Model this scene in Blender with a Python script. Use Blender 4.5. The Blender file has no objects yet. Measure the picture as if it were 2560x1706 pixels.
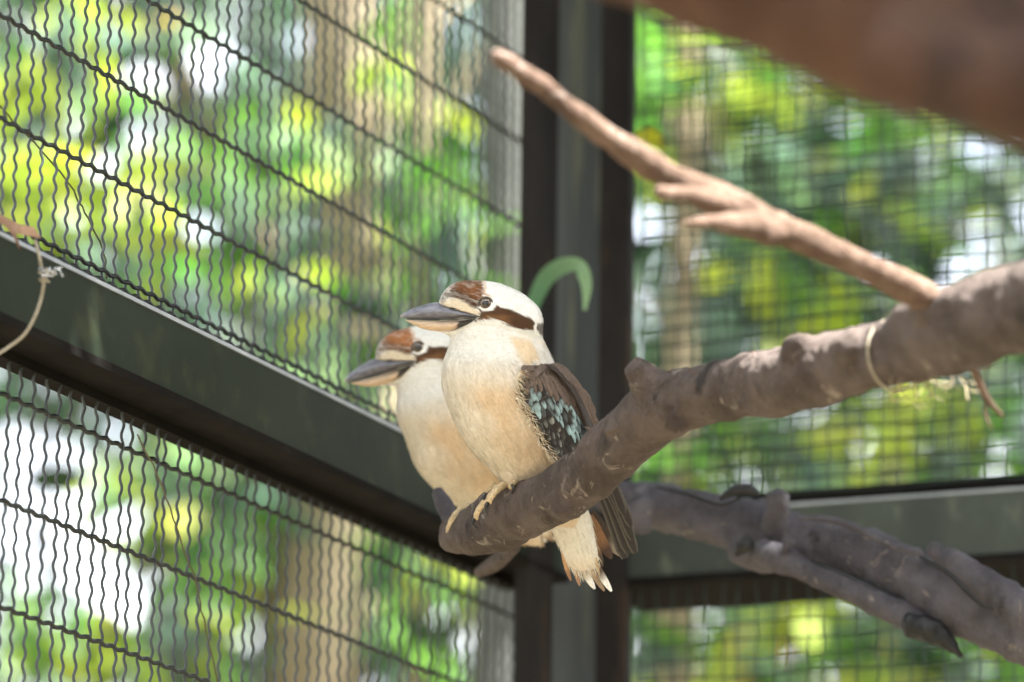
import bpy, math, random
import numpy as np
from mathutils import Vector, Matrix, noise as mnoise

sc = bpy.context.scene
COL = sc.collection
random.seed(7)
rng = np.random.default_rng(7)

# ------------------------------------------------------------------ camera
FPX = 13350.0                      # focal length in photo pixels (2560 wide)
PITCH, ROLL = math.radians(13.37), math.radians(-0.8)
CAM = np.array([0.0, 0.0, 1.6])
FWD = np.array([0, math.cos(PITCH), math.sin(PITCH)])
U0 = np.array([0, -math.sin(PITCH), math.cos(PITCH)])
R0 = np.array([1.0, 0, 0])
RGT = math.cos(ROLL) * R0 - math.sin(ROLL) * U0
UPV = math.sin(ROLL) * R0 + math.cos(ROLL) * U0
cd = bpy.data.cameras.new('camera')
cam = bpy.data.objects.new('camera', cd)
COL.objects.link(cam)
cam.matrix_world = Matrix(((RGT[0], UPV[0], -FWD[0], CAM[0]), (RGT[1], UPV[1], -FWD[1], CAM[1]),
                           (RGT[2], UPV[2], -FWD[2], CAM[2]), (0, 0, 0, 1)))
cd.sensor_width = 36.0
cd.lens = FPX / 2560 * 36
cd.clip_start, cd.clip_end = 0.1, 3000
cd.dof.use_dof = True
cd.dof.focus_distance = 6.14
cd.dof.aperture_fstop = 2.8
sc.camera = cam

# ------------------------------------------------------------------ world, sun, exposure
SUN = np.array([0.36, -0.26, 0.86]); SUN /= np.linalg.norm(SUN)
SUN_EL = math.asin(SUN[2]); SUN_AZ = math.atan2(SUN[0], SUN[1])
w = bpy.data.worlds.new('World'); sc.world = w; w.use_nodes = True
wt = w.node_tree
bg = wt.nodes['Background']
sky = wt.nodes.new('ShaderNodeTexSky'); sky.sky_type = 'NISHITA'
sky.sun_disc = False; sky.sun_elevation = SUN_EL; sky.sun_rotation = SUN_AZ
sky.air_density = 0.6; sky.dust_density = 5.0; sky.ozone_density = 0.0
wtc = wt.nodes.new('ShaderNodeTexCoord'); wno = wt.nodes.new('ShaderNodeTexNoise'); wno.inputs['Scale'].default_value = 2.5; wno.inputs['Detail'].default_value = 6
wrp = wt.nodes.new('ShaderNodeValToRGB'); wrp.color_ramp.elements[0].position = .30; wrp.color_ramp.elements[1].position = .50
wmx = wt.nodes.new('ShaderNodeMixRGB'); wmx.inputs[2].default_value = (5.2, 5.25, 5.4, 1)      # bright thin cloud over most of the sky
wt.links.new(wtc.outputs['Generated'], wno.inputs[0]); wt.links.new(wno.outputs[0], wrp.inputs[0]); wt.links.new(wrp.outputs[0], wmx.inputs[0])
wt.links.new(sky.outputs[0], wmx.inputs[1]); wt.links.new(wmx.outputs[0], bg.inputs[0]); bg.inputs[1].default_value = 0.15
sd = bpy.data.lights.new('sun', 'SUN'); sd.energy = 5.0; sd.angle = math.radians(0.5); sd.color = (1, .96, .88)
so = bpy.data.objects.new('sun', sd); COL.objects.link(so)
so.rotation_euler = Vector(SUN).to_track_quat('Z', 'Y').to_euler(); so.location = (0, 0, 20)
sc.view_settings.view_transform = 'Standard'; sc.view_settings.look = 'None'
sc.view_settings.exposure = 2.85; sc.view_settings.gamma = 1.0
sc.view_settings.use_curve_mapping = False
sc.render.engine = 'CYCLES'
sc.cycles.use_denoising = True
sc.cycles.max_bounces = 8
sc.cycles.transparent_max_bounces = 8
sc.cycles.sample_clamp_indirect = 6

# ------------------------------------------------------------------ helpers
def ray(px, py):
    return FWD + RGT * ((px - 1280) / FPX) + UPV * ((853 - py) / FPX)
def at(px, py, D):                      # world point seen at a pixel, D metres along the optical axis
    return CAM + ray(px, py) * D
def proj(P):
    v = P - CAM; z = v @ FWD
    return 1280 + FPX * (v @ RGT) / z, 853 - FPX * (v @ UPV) / z
def on_plane(px, py, p0, n):
    r = ray(px, py); t = ((p0 - CAM) @ n) / (r @ n)
    return CAM + r * t

def tag(o, label=None, cat=None, group=None, kind=None):
    if label: o['label'] = label
    if cat: o['category'] = cat
    if group: o['group'] = group
    if kind: o['kind'] = kind
    return o
def empty(name, loc, label, cat, group=None):
    o = bpy.data.objects.new(name, None); COL.objects.link(o); o.location = Vector(loc)
    o.empty_display_size = .05
    return tag(o, label, cat, group)
def world_origin(o):
    l = Vector(o.location)
    while o.parent: o = o.parent; l = l + Vector(o.location)
    return np.array(l)
def mesh(name, verts, faces, mat, parent=None, loc=None, colors=None, smooth=True):
    """verts in world space; origin goes to loc (or the first-given parent's origin)."""
    V = np.asarray(verts, float)
    org = np.array(loc, float) if loc is not None else (world_origin(parent) if parent else V.mean(0))
    me = bpy.data.meshes.new(name)
    me.from_pydata((V - org).tolist(), [], faces if isinstance(faces, list) else faces.tolist())
    if smooth: me.polygons.foreach_set('use_smooth', [True] * len(me.polygons))
    if colors is not None:
        C = np.ones((len(V), 4), np.float32); C[:, :3] = colors
        a = me.color_attributes.new('Col', 'FLOAT_COLOR', 'POINT'); a.data.foreach_set('color', C.ravel())
    if mat: me.materials.append(mat)
    me.update()
    o = bpy.data.objects.new(name, me); COL.objects.link(o)
    if parent is not None:
        o.parent = parent; o.location = Vector(org - world_origin(parent))
    else: o.location = Vector(org)
    return o
def crspline(P, n):
    P = np.asarray(P, float); Q = np.vstack([2 * P[0] - P[1], P, 2 * P[-1] - P[-2]]); out = []
    for i in range(1, len(Q) - 2):
        for k in range(n):
            t = k / n; a, b, c, d = Q[i - 1], Q[i], Q[i + 1], Q[i + 2]
            out.append(.5 * ((2 * b) + (-a + c) * t + (2 * a - 5 * b + 4 * c - d) * t * t + (-a + 3 * b - 3 * c + d) * t ** 3))
    out.append(Q[-2]); return np.array(out)
def tube(P, R, sides=10, cap=True):
    """world-space tube; returns verts, faces"""
    P = np.asarray(P, float); n = len(P); R = np.broadcast_to(R, n)
    T = np.gradient(P, axis=0); T /= np.linalg.norm(T, axis=1)[:, None] + 1e-12
    ref = np.array([0, 0, 1.]) if abs(T[0][2]) < .9 else np.array([1., 0, 0])
    V = []; A = np.cross(T[0], ref); A /= np.linalg.norm(A)
    for i in range(n):
        A = A - T[i] * (A @ T[i]); A /= np.linalg.norm(A) + 1e-12; B = np.cross(T[i], A)
        for k in range(sides):
            a = 2 * math.pi * k / sides
            V.append(P[i] + R[i] * (math.cos(a) * A + math.sin(a) * B))
    F = [[i * sides + k, i * sides + (k + 1) % sides, (i + 1) * sides + (k + 1) % sides, (i + 1) * sides + k]
         for i in range(n - 1) for k in range(sides)]
    if cap:
        V.append(P[0] - T[0] * R[0] * .35); V.append(P[-1] + T[-1] * R[-1] * .35); c0, c1 = len(V) - 2, len(V) - 1
        F += [[c0, (k + 1) % sides, k] for k in range(sides)]
        F += [[c1, (n - 1) * sides + k, (n - 1) * sides + (k + 1) % sides] for k in range(sides)]
    return V, F
def join(parts):
    V = []; F = []
    for v, f in parts:
        o = len(V); V += list(v); F += [[i + o for i in q] for q in f]
    return V, F
def box(o, ex, ey, ez):
    o, ex, ey, ez = map(np.array, (o, ex, ey, ez))
    V = [o + a * ex + b * ey + c * ez for c in (0, 1) for b in (0, 1) for a in (0, 1)]
    F = [[0, 2, 3, 1], [4, 5, 7, 6], [0, 1, 5, 4], [2, 6, 7, 3], [1, 3, 7, 5], [0, 4, 6, 2]]
    return V, F
def remeshed(parts, voxel, smooth_it=4, fac=.5):
    V, F = join(parts)
    me = bpy.data.meshes.new('tmp'); me.from_pydata([tuple(v) for v in V], [], F); me.update()
    o = bpy.data.objects.new('tmp', me); COL.objects.link(o)
    m = o.modifiers.new('r', 'REMESH'); m.mode = 'VOXEL'; m.voxel_size = voxel
    if smooth_it:
        s = o.modifiers.new('s', 'SMOOTH'); s.factor = fac; s.iterations = smooth_it
    dg = bpy.context.evaluated_depsgraph_get(); dg.update()
    ev = o.evaluated_get(dg); m2 = ev.to_mesh()
    n = len(m2.vertices); VV = np.zeros(n * 3); m2.vertices.foreach_get('co', VV); VV = VV.reshape(-1, 3).copy()
    FF = [list(p.vertices) for p in m2.polygons]
    NN = np.zeros(n * 3); m2.vertices.foreach_get('normal', NN); NN = NN.reshape(-1, 3).copy()
    ev.to_mesh_clear(); bpy.data.objects.remove(o); bpy.data.meshes.remove(me)
    return VV, FF, NN
def vnoise(P, s, seed=0):               # smooth value noise, vectorised, P (n,3)
    Q = P * s + seed * 17.31; I = np.floor(Q).astype(np.int64); f = Q - I; f = f * f * (3 - 2 * f)
    def h(i, j, k):
        x = (i * 374761393 + j * 668265263 + k * 2147483647 + seed * 974634) & 0xffffffff
        x = ((x ^ (x >> 13)) * 1274126177) & 0xffffffff
        return ((x ^ (x >> 16)) & 0xffff) / 65535.0
    r = 0
    for a in (0, 1):
        for b in (0, 1):
            for c in (0, 1):
                wgt = (f[:, 0] if a else 1 - f[:, 0]) * (f[:, 1] if b else 1 - f[:, 1]) * (f[:, 2] if c else 1 - f[:, 2])
                r = r + wgt * h(I[:, 0] + a, I[:, 1] + b, I[:, 2] + c)
    return r * 2 - 1

# ------------------------------------------------------------------ materials
def newmat(name):
    m = bpy.data.materials.new(name); m.use_nodes = True
    nt = m.node_tree; return m, nt, nt.nodes['Principled BSDF']
def noise_mat(name, c1, c2, scale=8, rough=.7, bump=.3, c3=None, stretch=(1, 1, 1), metallic=0, bscale=None, spec=.4):
    m, nt, b = newmat(name); N = nt.nodes; L = nt.links
    tc = N.new('ShaderNodeTexCoord'); mp = N.new('ShaderNodeMapping'); mp.inputs['Scale'].default_value = stretch
    L.new(tc.outputs['Object'], mp.inputs[0])
    n = N.new('ShaderNodeTexNoise'); n.inputs['Scale'].default_value = scale; n.inputs['Detail'].default_value = 6
    n.inputs['Roughness'].default_value = .65; L.new(mp.outputs[0], n.inputs[0])
    r = N.new('ShaderNodeValToRGB'); r.color_ramp.elements[0].position = .35; r.color_ramp.elements[1].position = .65
    r.color_ramp.elements[0].color = (*c1, 1); r.color_ramp.elements[1].color = (*c2, 1)
    L.new(n.outputs[0], r.inputs[0]); out = r.outputs[0]
    if c3:
        n3 = N.new('ShaderNodeTexNoise'); n3.inputs['Scale'].default_value = scale * 2.7; n3.inputs['Detail'].default_value = 4
        L.new(mp.outputs[0], n3.inputs[0])
        r3 = N.new('ShaderNodeValToRGB'); r3.color_ramp.elements[0].position = .58; r3.color_ramp.elements[1].position = .7
        L.new(n3.outputs[0], r3.inputs[0])
        mx = N.new('ShaderNodeMixRGB'); mx.inputs[2].default_value = (*c3, 1)
        L.new(r3.outputs[0], mx.inputs[0]); L.new(out, mx.inputs[1]); out = mx.outputs[0]
    L.new(out, b.inputs['Base Color'])
    b.inputs['Roughness'].default_value = rough; b.inputs['Metallic'].default_value = metallic
    b.inputs['Specular IOR Level'].default_value = spec
    if bump:
        n2 = N.new('ShaderNodeTexNoise'); n2.inputs['Scale'].default_value = bscale or scale * 4; n2.inputs['Detail'].default_value = 5
        L.new(mp.outputs[0], n2.inputs[0])
        bp = N.new('ShaderNodeBump'); bp.inputs['Strength'].default_value = bump; bp.inputs['Distance'].default_value = .004
        L.new(n2.outputs[0], bp.inputs['Height']); L.new(bp.outputs[0], b.inputs['Normal'])
    return m
def attr_mat(name, rough=.7, spec=.2, var=.12, vscale=300, stretch=(1, 1, 1), sheen=0, bump=0, trans=0):
    m, nt, b = newmat(name); N = nt.nodes; L = nt.links
    a = N.new('ShaderNodeVertexColor'); a.layer_name = 'Col'
    tc = N.new('ShaderNodeTexCoord'); mp = N.new('ShaderNodeMapping'); mp.inputs['Scale'].default_value = stretch
    L.new(tc.outputs['Object'], mp.inputs[0])
    n = N.new('ShaderNodeTexNoise'); n.inputs['Scale'].default_value = vscale; n.inputs['Detail'].default_value = 3
    L.new(mp.outputs[0], n.inputs[0])
    mr = N.new('ShaderNodeMapRange'); mr.inputs['To Min'].default_value = 1 - var; mr.inputs['To Max'].default_value = 1 + var
    mr.inputs['From Min'].default_value = .3; mr.inputs['From Max'].default_value = .7
    L.new(n.outputs[0], mr.inputs[0])
    mx = N.new('ShaderNodeVectorMath'); mx.operation = 'MULTIPLY'
    L.new(a.outputs[0], mx.inputs[0]); L.new(mr.outputs[0], mx.inputs[1])
    L.new(mx.outputs[0], b.inputs['Base Color'])
    b.inputs['Roughness'].default_value = rough; b.inputs['Specular IOR Level'].default_value = spec
    if sheen:
        b.inputs['Sheen Weight'].default_value = sheen; b.inputs['Sheen Roughness'].default_value = .5
    if bump:
        bp = N.new('ShaderNodeBump'); bp.inputs['Strength'].default_value = bump; bp.inputs['Distance'].default_value = .001
        L.new(n.outputs[0], bp.inputs['Height']); L.new(bp.outputs[0], b.inputs['Normal'])
    if trans:
        t = N.new('ShaderNodeBsdfTranslucent'); L.new(mx.outputs[0], t.inputs[0])
        ms = N.new('ShaderNodeMixShader'); ms.inputs[0].default_value = trans
        L.new(b.outputs[0], ms.inputs[1]); L.new(t.outputs[0], ms.inputs[2])
        L.new(ms.outputs[0], N['Material Output'].inputs[0])
    return m
def bark_mat(name, base, mid, pale, dark, sc_=1.0, rough=.78, scratch=.5, bump=.9):
    """mottled bark: two broad tones, dark weathered patches, pale flakes and short cross-wise scratches"""
    m, nt, b = newmat(name); N = nt.nodes; L = nt.links
    tc = N.new('ShaderNodeTexCoord')
    def nz(scale, det, rough_=.6, stretch=None, typ='NOISE', dist=0):
        v = tc.outputs['Object']
        if stretch:
            mp = N.new('ShaderNodeMapping'); mp.inputs['Scale'].default_value = stretch; mp.inputs['Rotation'].default_value = (0, .45, .2); L.new(v, mp.inputs[0]); v = mp.outputs[0]
        n = N.new('ShaderNodeTexNoise'); n.inputs['Scale'].default_value = scale * sc_; n.inputs['Detail'].default_value = det; n.inputs['Roughness'].default_value = rough_
        n.inputs['Distortion'].default_value = dist; L.new(v, n.inputs[0]); return n.outputs[0]
    def ramp(src, a, b_):
        r_ = N.new('ShaderNodeMapRange'); r_.inputs['From Min'].default_value = a; r_.inputs['From Max'].default_value = b_; r_.interpolation_type = 'SMOOTHSTEP'; L.new(src, r_.inputs[0]); return r_.outputs[0]
    def mix(f, c1, c2):
        x = N.new('ShaderNodeMixRGB'); L.new(f, x.inputs[0])
        if isinstance(c1, tuple): x.inputs[1].default_value = (*c1, 1)
        else: L.new(c1, x.inputs[1])
        x.inputs[2].default_value = (*c2, 1); return x.outputs[0]
    def mul(f, k):
        x = N.new('ShaderNodeMath'); x.operation = 'MULTIPLY'; L.new(f, x.inputs[0]); x.inputs[1].default_value = k; return x.outputs[0]
    c = mix(ramp(nz(14, 8, .7), .36, .64), base, mid)
    c = mix(mul(ramp(nz(9, 5, .6, (1, 1, 1), dist=1.2), .56, .66), .75), c, dark)
    c = mix(mul(ramp(nz(34, 6, .7, dist=.8), .60, .68), .65), c, pale)
    sc1 = ramp(nz(60, 4, .6, (6, 1, .9), dist=.6), .66, .72); c = mix(mul(sc1, scratch), c, pale)
    sc2_ = ramp(nz(48, 5, .6, (5, 1.2, .8), dist=1), .64, .74); c = mix(mul(sc2_, .55), c, dark)
    L.new(c, b.inputs['Base Color']); b.inputs['Roughness'].default_value = rough; b.inputs['Specular IOR Level'].default_value = .3
    h1 = nz(26, 9, .72, (2.2, 1, 1), dist=.5); h2 = nz(140, 6, .7)
    ad = N.new('ShaderNodeMath'); ad.operation = 'MULTIPLY_ADD'; L.new(h2, ad.inputs[0]); ad.inputs[1].default_value = .25; L.new(h1, ad.inputs[2])
    ad2 = N.new('ShaderNodeMath'); ad2.operation = 'MULTIPLY_ADD'; L.new(sc2_, ad2.inputs[0]); ad2.inputs[1].default_value = -.3; L.new(ad.outputs[0], ad2.inputs[2])
    bp = N.new('ShaderNodeBump'); bp.inputs['Strength'].default_value = bump; bp.inputs['Distance'].default_value = .016 / sc_
    L.new(ad2.outputs[0], bp.inputs['Height']); L.new(bp.outputs[0], b.inputs['Normal'])
    return m
M_leaf = attr_mat('leaf', rough=.45, spec=.45, var=.15, vscale=9, trans=.5)
M_feather = attr_mat('plumage', rough=.85, spec=.1, var=.07, vscale=260, sheen=.15)
M_wingf = attr_mat('wing_feather', rough=.6, spec=.25, var=.15, vscale=400, trans=.05)
M_bill = attr_mat('bill_horn', rough=.38, spec=.45, var=.16, vscale=120, bump=.3, stretch=(.6, 1, 2.4))
M_scale = attr_mat('scaly_skin', rough=.55, spec=.3, var=.25, vscale=420, bump=.8)
M_steel = noise_mat('dark_green_painted_steel', (.014, .021, .013), (.021, .030, .018), 6, .6, .05, c3=(.034, .042, .022), spec=.12)
M_steelR = noise_mat('weathered_grey_green_steel', (.035, .045, .04), (.06, .075, .062), 9, .5, .1, c3=(.11, .13, .10), stretch=(1, 1, .5))
M_black = noise_mat('black_steel', (.010, .0095, .0095), (.018, .016, .015), 8, .9, .1, spec=.05)
M_iron = noise_mat('rusty_dark_iron', (.016, .0145, .015), (.032, .029, .030), 9, .8, .2, c3=(.05, .035, .028), stretch=(1, 1, .3), spec=.15)
M_edge = noise_mat('skylit_steel_edge', (.25, .29, .33), (.42, .46, .5), 14, .4, .1)  # sky light along the beam tops, put into a pale blue-grey colour
M_post = noise_mat('weathered_post_steel', (.04, .047, .052), (.075, .085, .092), 10, .7, .1, c3=(.13, .14, .11), stretch=(2, 2, .12))
M_wireL = noise_mat('dark_galvanised_wire', (.028, .034, .038), (.062, .074, .078), 30, .38, .1, spec=.6)
M_wireH = noise_mat('blackened_wire', (.008, .011, .010), (.02, .025, .022), 40, .5, .2)
M_wireR = noise_mat('green_coated_wire', (.014, .026, .024), (.03, .05, .044), 20, .5, .1)
M_barkA = bark_mat('brown_branch_bark', (.085, .064, .058), (.165, .130, .118), (.44, .38, .33), (.022, .019, .02))
M_barkB = bark_mat('purple_grey_branch_bark', (.085, .078, .094), (.155, .145, .17), (.36, .31, .27), (.025, .021, .023), .8, scratch=.5)
M_barkC = bark_mat('red_brown_bark', (.085, .042, .027), (.15, .078, .05), (.21, .12, .082), (.016, .010, .008), .3, scratch=.2)
M_barkD = bark_mat('pinkish_bare_branch', (.14, .088, .062), (.25, .165, .125), (.50, .42, .37), (.08, .045, .03), 1.0, scratch=.5, bump=.9)
M_char = noise_mat('charred_wood', (.006, .007, .009), (.02, .02, .024), 30, .5, .5)
M_trunkP = noise_mat('pale_trunk_bark', (.22, .18, .12), (.36, .30, .21), 3, .85, .5, c3=(.18, .17, .10), stretch=(1, 1, .3), bscale=15)
M_trunkG = noise_mat('grey_trunk_bark', (.07, .078, .075), (.14, .15, .14), 3, .85, .5, c3=(.2, .2, .18), stretch=(1, 1, .3), bscale=15)
M_trunkO = noise_mat('olive_brown_trunk_bark', (.07, .062, .035), (.14, .12, .07), 3, .85, .5, stretch=(1, 1, .3), bscale=15)
M_soil = noise_mat('soil_and_litter', (.10, .08, .055), (.19, .16, .11), 3, .95, .6, c3=(.08, .11, .04))
M_cord = noise_mat('beige_cord', (.30, .26, .19), (.42, .38, .30), 120, .8, .4)
M_tie = noise_mat('bright_tie_wire', (.45, .47, .5), (.65, .67, .7), 60, .25, 0, metallic=.8)
M_dry = noise_mat('dry_leaf', (.30, .18, .12), (.45, .29, .21), 40, .75, .3)
M_strand = noise_mat('dry_strands', (.35, .28, .18), (.5, .42, .28), 50, .8, .2)

# ------------------------------------------------------------------ ground
g = mesh('ground', [(-400, -400, 0), (400, -400, 0), (400, 400, 0), (-400, 400, 0)], [[0, 1, 2, 3]], M_soil, loc=(0, 0, 0), smooth=False)
tag(g, kind='structure')

# ------------------------------------------------------------------ aviary frame
YAW = math.radians(66.62)
dL = np.array([math.cos(YAW), math.sin(YAW), 0])        # along the left wall, away from the camera
dR = np.array([math.sin(YAW), -math.cos(YAW), 0])       # along the right wall, to the right
Z = np.array([0, 0, 1.])
K = at(1450, 1100, 7.3); K0 = np.array([K[0], K[1], 0])   # inside corner (ground point)
nL, nR = dR, -dL                                         # inward normals
def zL(px, py, off=0): return on_plane(px, py, K0 - nL * off, nL)[2]
def zR(px, py, off=0): return on_plane(px, py, K0 - nR * off, nR)[2]
zt = (zL(0, 588) + zL(1001, 1077)) / 2
zf = zL(0, 775)
zrt = (zR(1987, 1267) + zR(2560, 1222)) / 2
zrf = zR(2450, 1385)
print('beam z', zt, zf, zrt, zrf, [zL(0, 588), zL(1001, 1077)], [zR(1987, 1267), zR(2560, 1222)])
print('lines', [round(zL(0, y, .05), 3) for y in (38, 298, 560, 985, 1252, 1518)])
LEN = 2.9
fL = empty('aviary_beam', K0 - dL * 1.5 + Z * zf, 'long dark green steel beam sloping down across the left mesh wall behind the birds', 'steel beam')
def add_box(name, mat, parent, *a): return mesh(name, *box(*a), mat, parent, smooth=False)
B0 = K0 - dL * LEN - nL * .004
add_box('face_plate', M_steel, fL, B0 + Z * zf, dL * (LEN - .03), -nL * .006, Z * (zt - zf))
add_box('top_edge', M_edge, fL, B0 + nL * .002 + Z * (zt + .0005), dL * (LEN - .03), -nL * .012, Z * .0045)
add_box('top_flange', M_steel, fL, B0 - nL * .0125 + Z * (zt - .006), dL * (LEN - .03), -nL * .085, Z * .005)
add_box('bottom_lip', M_black, fL, B0 + nL * .003 + Z * (zf - .011), dL * (LEN - .03), -nL * .03, Z * .010)
add_box('bottom_flange', M_black, fL, B0 - nL * .028 + Z * (zf - .004), dL * (LEN - .03), -nL * .068, Z * .006)
add_box('back_bar', M_black, fL, B0 - nL * .068 + Z * (zf - .016), dL * (LEN - .03), -nL * .026, Z * .0115)

fR = empty('aviary_beam', K0 + dR * .8 + Z * zrf, 'grey green steel beam crossing the right mesh wall behind the split lower branch', 'steel beam')
B1 = K0 + dR * .02 - nR * .004
add_box('face_plate', M_steelR, fR, B1 + Z * zrf, dR * 2.2, -nR * .006, Z * (zrt - zrf))
add_box('top_edge', M_edge, fR, B1 + nR * .002 + Z * (zrt + .0005), dR * 2.2, -nR * .012, Z * .004)
add_box('mesh_clamp_bar', M_black, fR, B1 - nR * .014 + Z * (zrt + .001), dR * 2.2, -nR * .006, Z * .024)
add_box('bottom_flange', M_black, fR, B1 + nR * .004 + Z * (zrf - .012), dR * 2.2, -nR * .19, Z * .011)

# corner post: two dark angle irons with a weathered post between
cp = empty('corner_post', K0, 'dark upright corner post where the two mesh walls meet behind the birds', 'post')
def xs(px): # distance along right wall for a pixel column (mid height)
    p = on_plane(px, 800, K0, nR); return (p - K0) @ dR
def xt(px):
    p = on_plane(px, 800, K0, nL); return (K0 - p) @ dL
zb0, zb1 = 0.0, 5.2
a1 = xt(1332)
add_box('left_angle_iron', M_iron, cp, K0 - dL * a1 - nL * .001, dL * (a1 - xt(1392)), -nL * .02, Z * zb1)
O = at(1384, 800, 7.40); O[2] = 0
O2 = on_plane(1510, 800, O, nR); O2[2] = 0
add_box('post_core', M_post, cp, O, O2 - O, dL * .05, Z * zb1)
add_box('right_angle_iron', M_iron, cp, K0 + dR * xs(1500) - dL * .004, dR * (xs(1574) - xs(1500)), dL * .02, Z * zb1)

# ------------------------------------------------------------------ mesh wires
def crimp_mesh(name, length, pitch, amp, r, mat, axis, ampn, seg=6, sides=5, phase=0.0):
    """a straight-run crimped wire along `axis`, waving along `ampn`"""
    n = int(length / pitch * seg); s = np.linspace(0, length, n + 1)
    P = np.outer(s, axis) + np.outer(amp * np.sin(2 * math.pi * s / pitch + phase), ampn)
    V, F = tube(P, r, sides)
    me = bpy.data.meshes.new(name); me.from_pydata([tuple(v) for v in V], [], F)
    me.polygons.foreach_set('use_smooth', [True] * len(me.polygons)); me.materials.append(mat); return me
def wire_panel(label, wall, z0, z1, s0, s1, sv, zs, off, vmesh, hmeshes, jitter=0.0, lean=0.0, group=None):
    d, n = (dL, nL) if wall == 'L' else (dR, nR)
    sign = -1 if wall == 'L' else 1
    base = K0 + d * sign * s0 - n * off + Z * z0
    root = empty('mesh_panel', base, label, 'wire mesh', group)
    s = s0; i = 0
    while s < s1:
        o = bpy.data.objects.new('vertical_wire', vmesh[i % len(vmesh)]); COL.objects.link(o); o.parent = root
        o.location = Vector(d * sign * (s - s0) + n * random.uniform(-.0006, .0006) + Z * random.uniform(0, .004))
        if jitter:
            o.rotation_euler = (random.gauss(0, jitter), random.gauss(0, jitter), 0)
        s += sv; i += 1
    for i, z in enumerate(zs):
        o = bpy.data.objects.new('horizontal_wire', hmeshes[i % len(hmeshes)]); COL.objects.link(o); o.parent = root
        o.location = Vector(n * .0015 + Z * (z - z0))
        if jitter: o.rotation_euler = (0, 0, random.gauss(0, jitter * .15))
    return root
SVL = .0305
vL = [crimp_mesh('crimped_vertical_wire', 1.25, .0212, .0017, .0019, M_wireL, Z, dL * .8 + nL * .6, phase=p) for p in (0, .5, 1.1)]
vL2 = [crimp_mesh('crimped_vertical_wire', 1.25, .0250, .0016, .0019, M_wireL, Z, dL * .8 + nL * .6, phase=p) for p in (0, .7, 1.3)]
hL = [crimp_mesh('crimped_horizontal_wire', LEN, SVL, .0013, .0029, M_wireH, -dL, nL * .5 + Z * .85, seg=8, phase=p) for p in (0, 2.0)]
zl = [zL(0, y, .05) for y in (38, 298, 985, 1252, 1518)]
dz = (zl[0] - zl[1])
zup = [zl[1] - dz, zl[1], zl[0]] + [zl[0] + dz * k for k in range(1, 7)]
zup[0] = zL(0, 552, .05)
zup.insert(0, zL(0, 578, .05))
zq = [zL(0, y, .078) for y in (985, 1252, 1518)]
zlow = zq + [zq[2] - (zq[1] - zq[2]) * k for k in range(1, 6)]
wire_panel('crimped wire mesh of the left wall above the sloping beam', 'L', zt - .02, zt + 1.2, .0, 2.8, SVL, zup, .05, vL, hL, .002)
wire_panel('crimped wire mesh of the left wall below the sloping beam', 'L', zf - 1.24, zf + .002, .012, 2.8, SVL, zlow, .078, vL2, hL, .0009)
SVR = .0247
vR = [crimp_mesh('woven_vertical_wire', 1.3, .045, .0012, .00135, M_wireR, Z, nR * .4 + dR * .9, seg=5, phase=p) for p in (0, 2.1, 4.0)]
hR = [crimp_mesh('woven_horizontal_wire', 2.2, .21, .0014, .00135, M_wireR, dR, nR * .3 + Z * .95, seg=12, phase=p) for p in (0, 1.1, 2.9, 4.6)]
zrs = [zrt + .02 + .0222 * k + random.uniform(-.0015, .0015) for k in range(54)]
zrl = [zrf - .045 - .0238 * k for k in range(50)]
s_in = xs(1585)
vR2 = [crimp_mesh('thin_vertical_wire', 1.3, .045, .0012, .0009, M_wireR, Z, nR * .4 + dR * .9, seg=5)]
hR2 = [crimp_mesh('thin_horizontal_wire', .42, .21, .0014, .0009, M_wireR, dR, nR * .3 + Z * .95, seg=12)]
wire_panel('square woven mesh of the right wall above its beam, inner layer', 'R', zrt, zrt + 1.3, s_in + .004, 2.2, SVR, zrs, .02, vR, hR, .004)
zrs2 = [z + .008 + .003 * math.sin(i * .7) for i, z in enumerate(zrs)]
wire_panel('square woven mesh of the right wall above its beam, outer layer', 'R', zrt, zrt + 1.3, s_in + .014, .30, SVR * 1.055, zrs2, .075, vR2, hR2, .006)
wire_panel('square woven mesh of the right wall below its beam', 'R', zrf - 1.3, zrf, s_in + .002, 2.2, .0243, zrl, .02, vR, hR, .002)

# ------------------------------------------------------------------ branches
def ppath(pts, n=6):
    """rows px,py,D,rpx -> world points and radii, spline resampled"""
    Q = crspline(pts, n)
    return np.array([at(q[0], q[1], q[2]) for q in Q]), np.array([max(q[3], .5) * q[2] / FPX for q in Q])
def branch(name, tubes, voxel, mat, label, cat='branch', amp=.003, nscale=18, parent=None, colors=None, sm=4, ringax=(.9, .1, .35), ringf=75., ringamp=.0016):
    parts = []
    for pts in tubes:
        P, R = ppath(pts); parts.append(tube(P, R, 18))
    V, F, N = remeshed(parts, voxel, sm)
    d = vnoise(V, nscale, 3) * amp + vnoise(V, nscale * 3.1, 5) * amp * .5 + vnoise(V, nscale * 9, 9) * amp * .22
    ax = np.array(ringax); al = (V @ ax)[:, None] * ax; R_ = al * ringf + (V - al) * ringf * .16
    rg = vnoise(R_, 1, 21); d = d + (np.clip(rg - .15, 0, 1) * 1.6 - np.clip(-rg - .35, 0, 1) * 2.2) * ringamp
    V = V + N * d[:, None]
    o = mesh(name, V, F, mat, parent, loc=V.mean(0) if parent is None else None)
    if parent is None: tag(o, label, cat)
    return o
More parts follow.
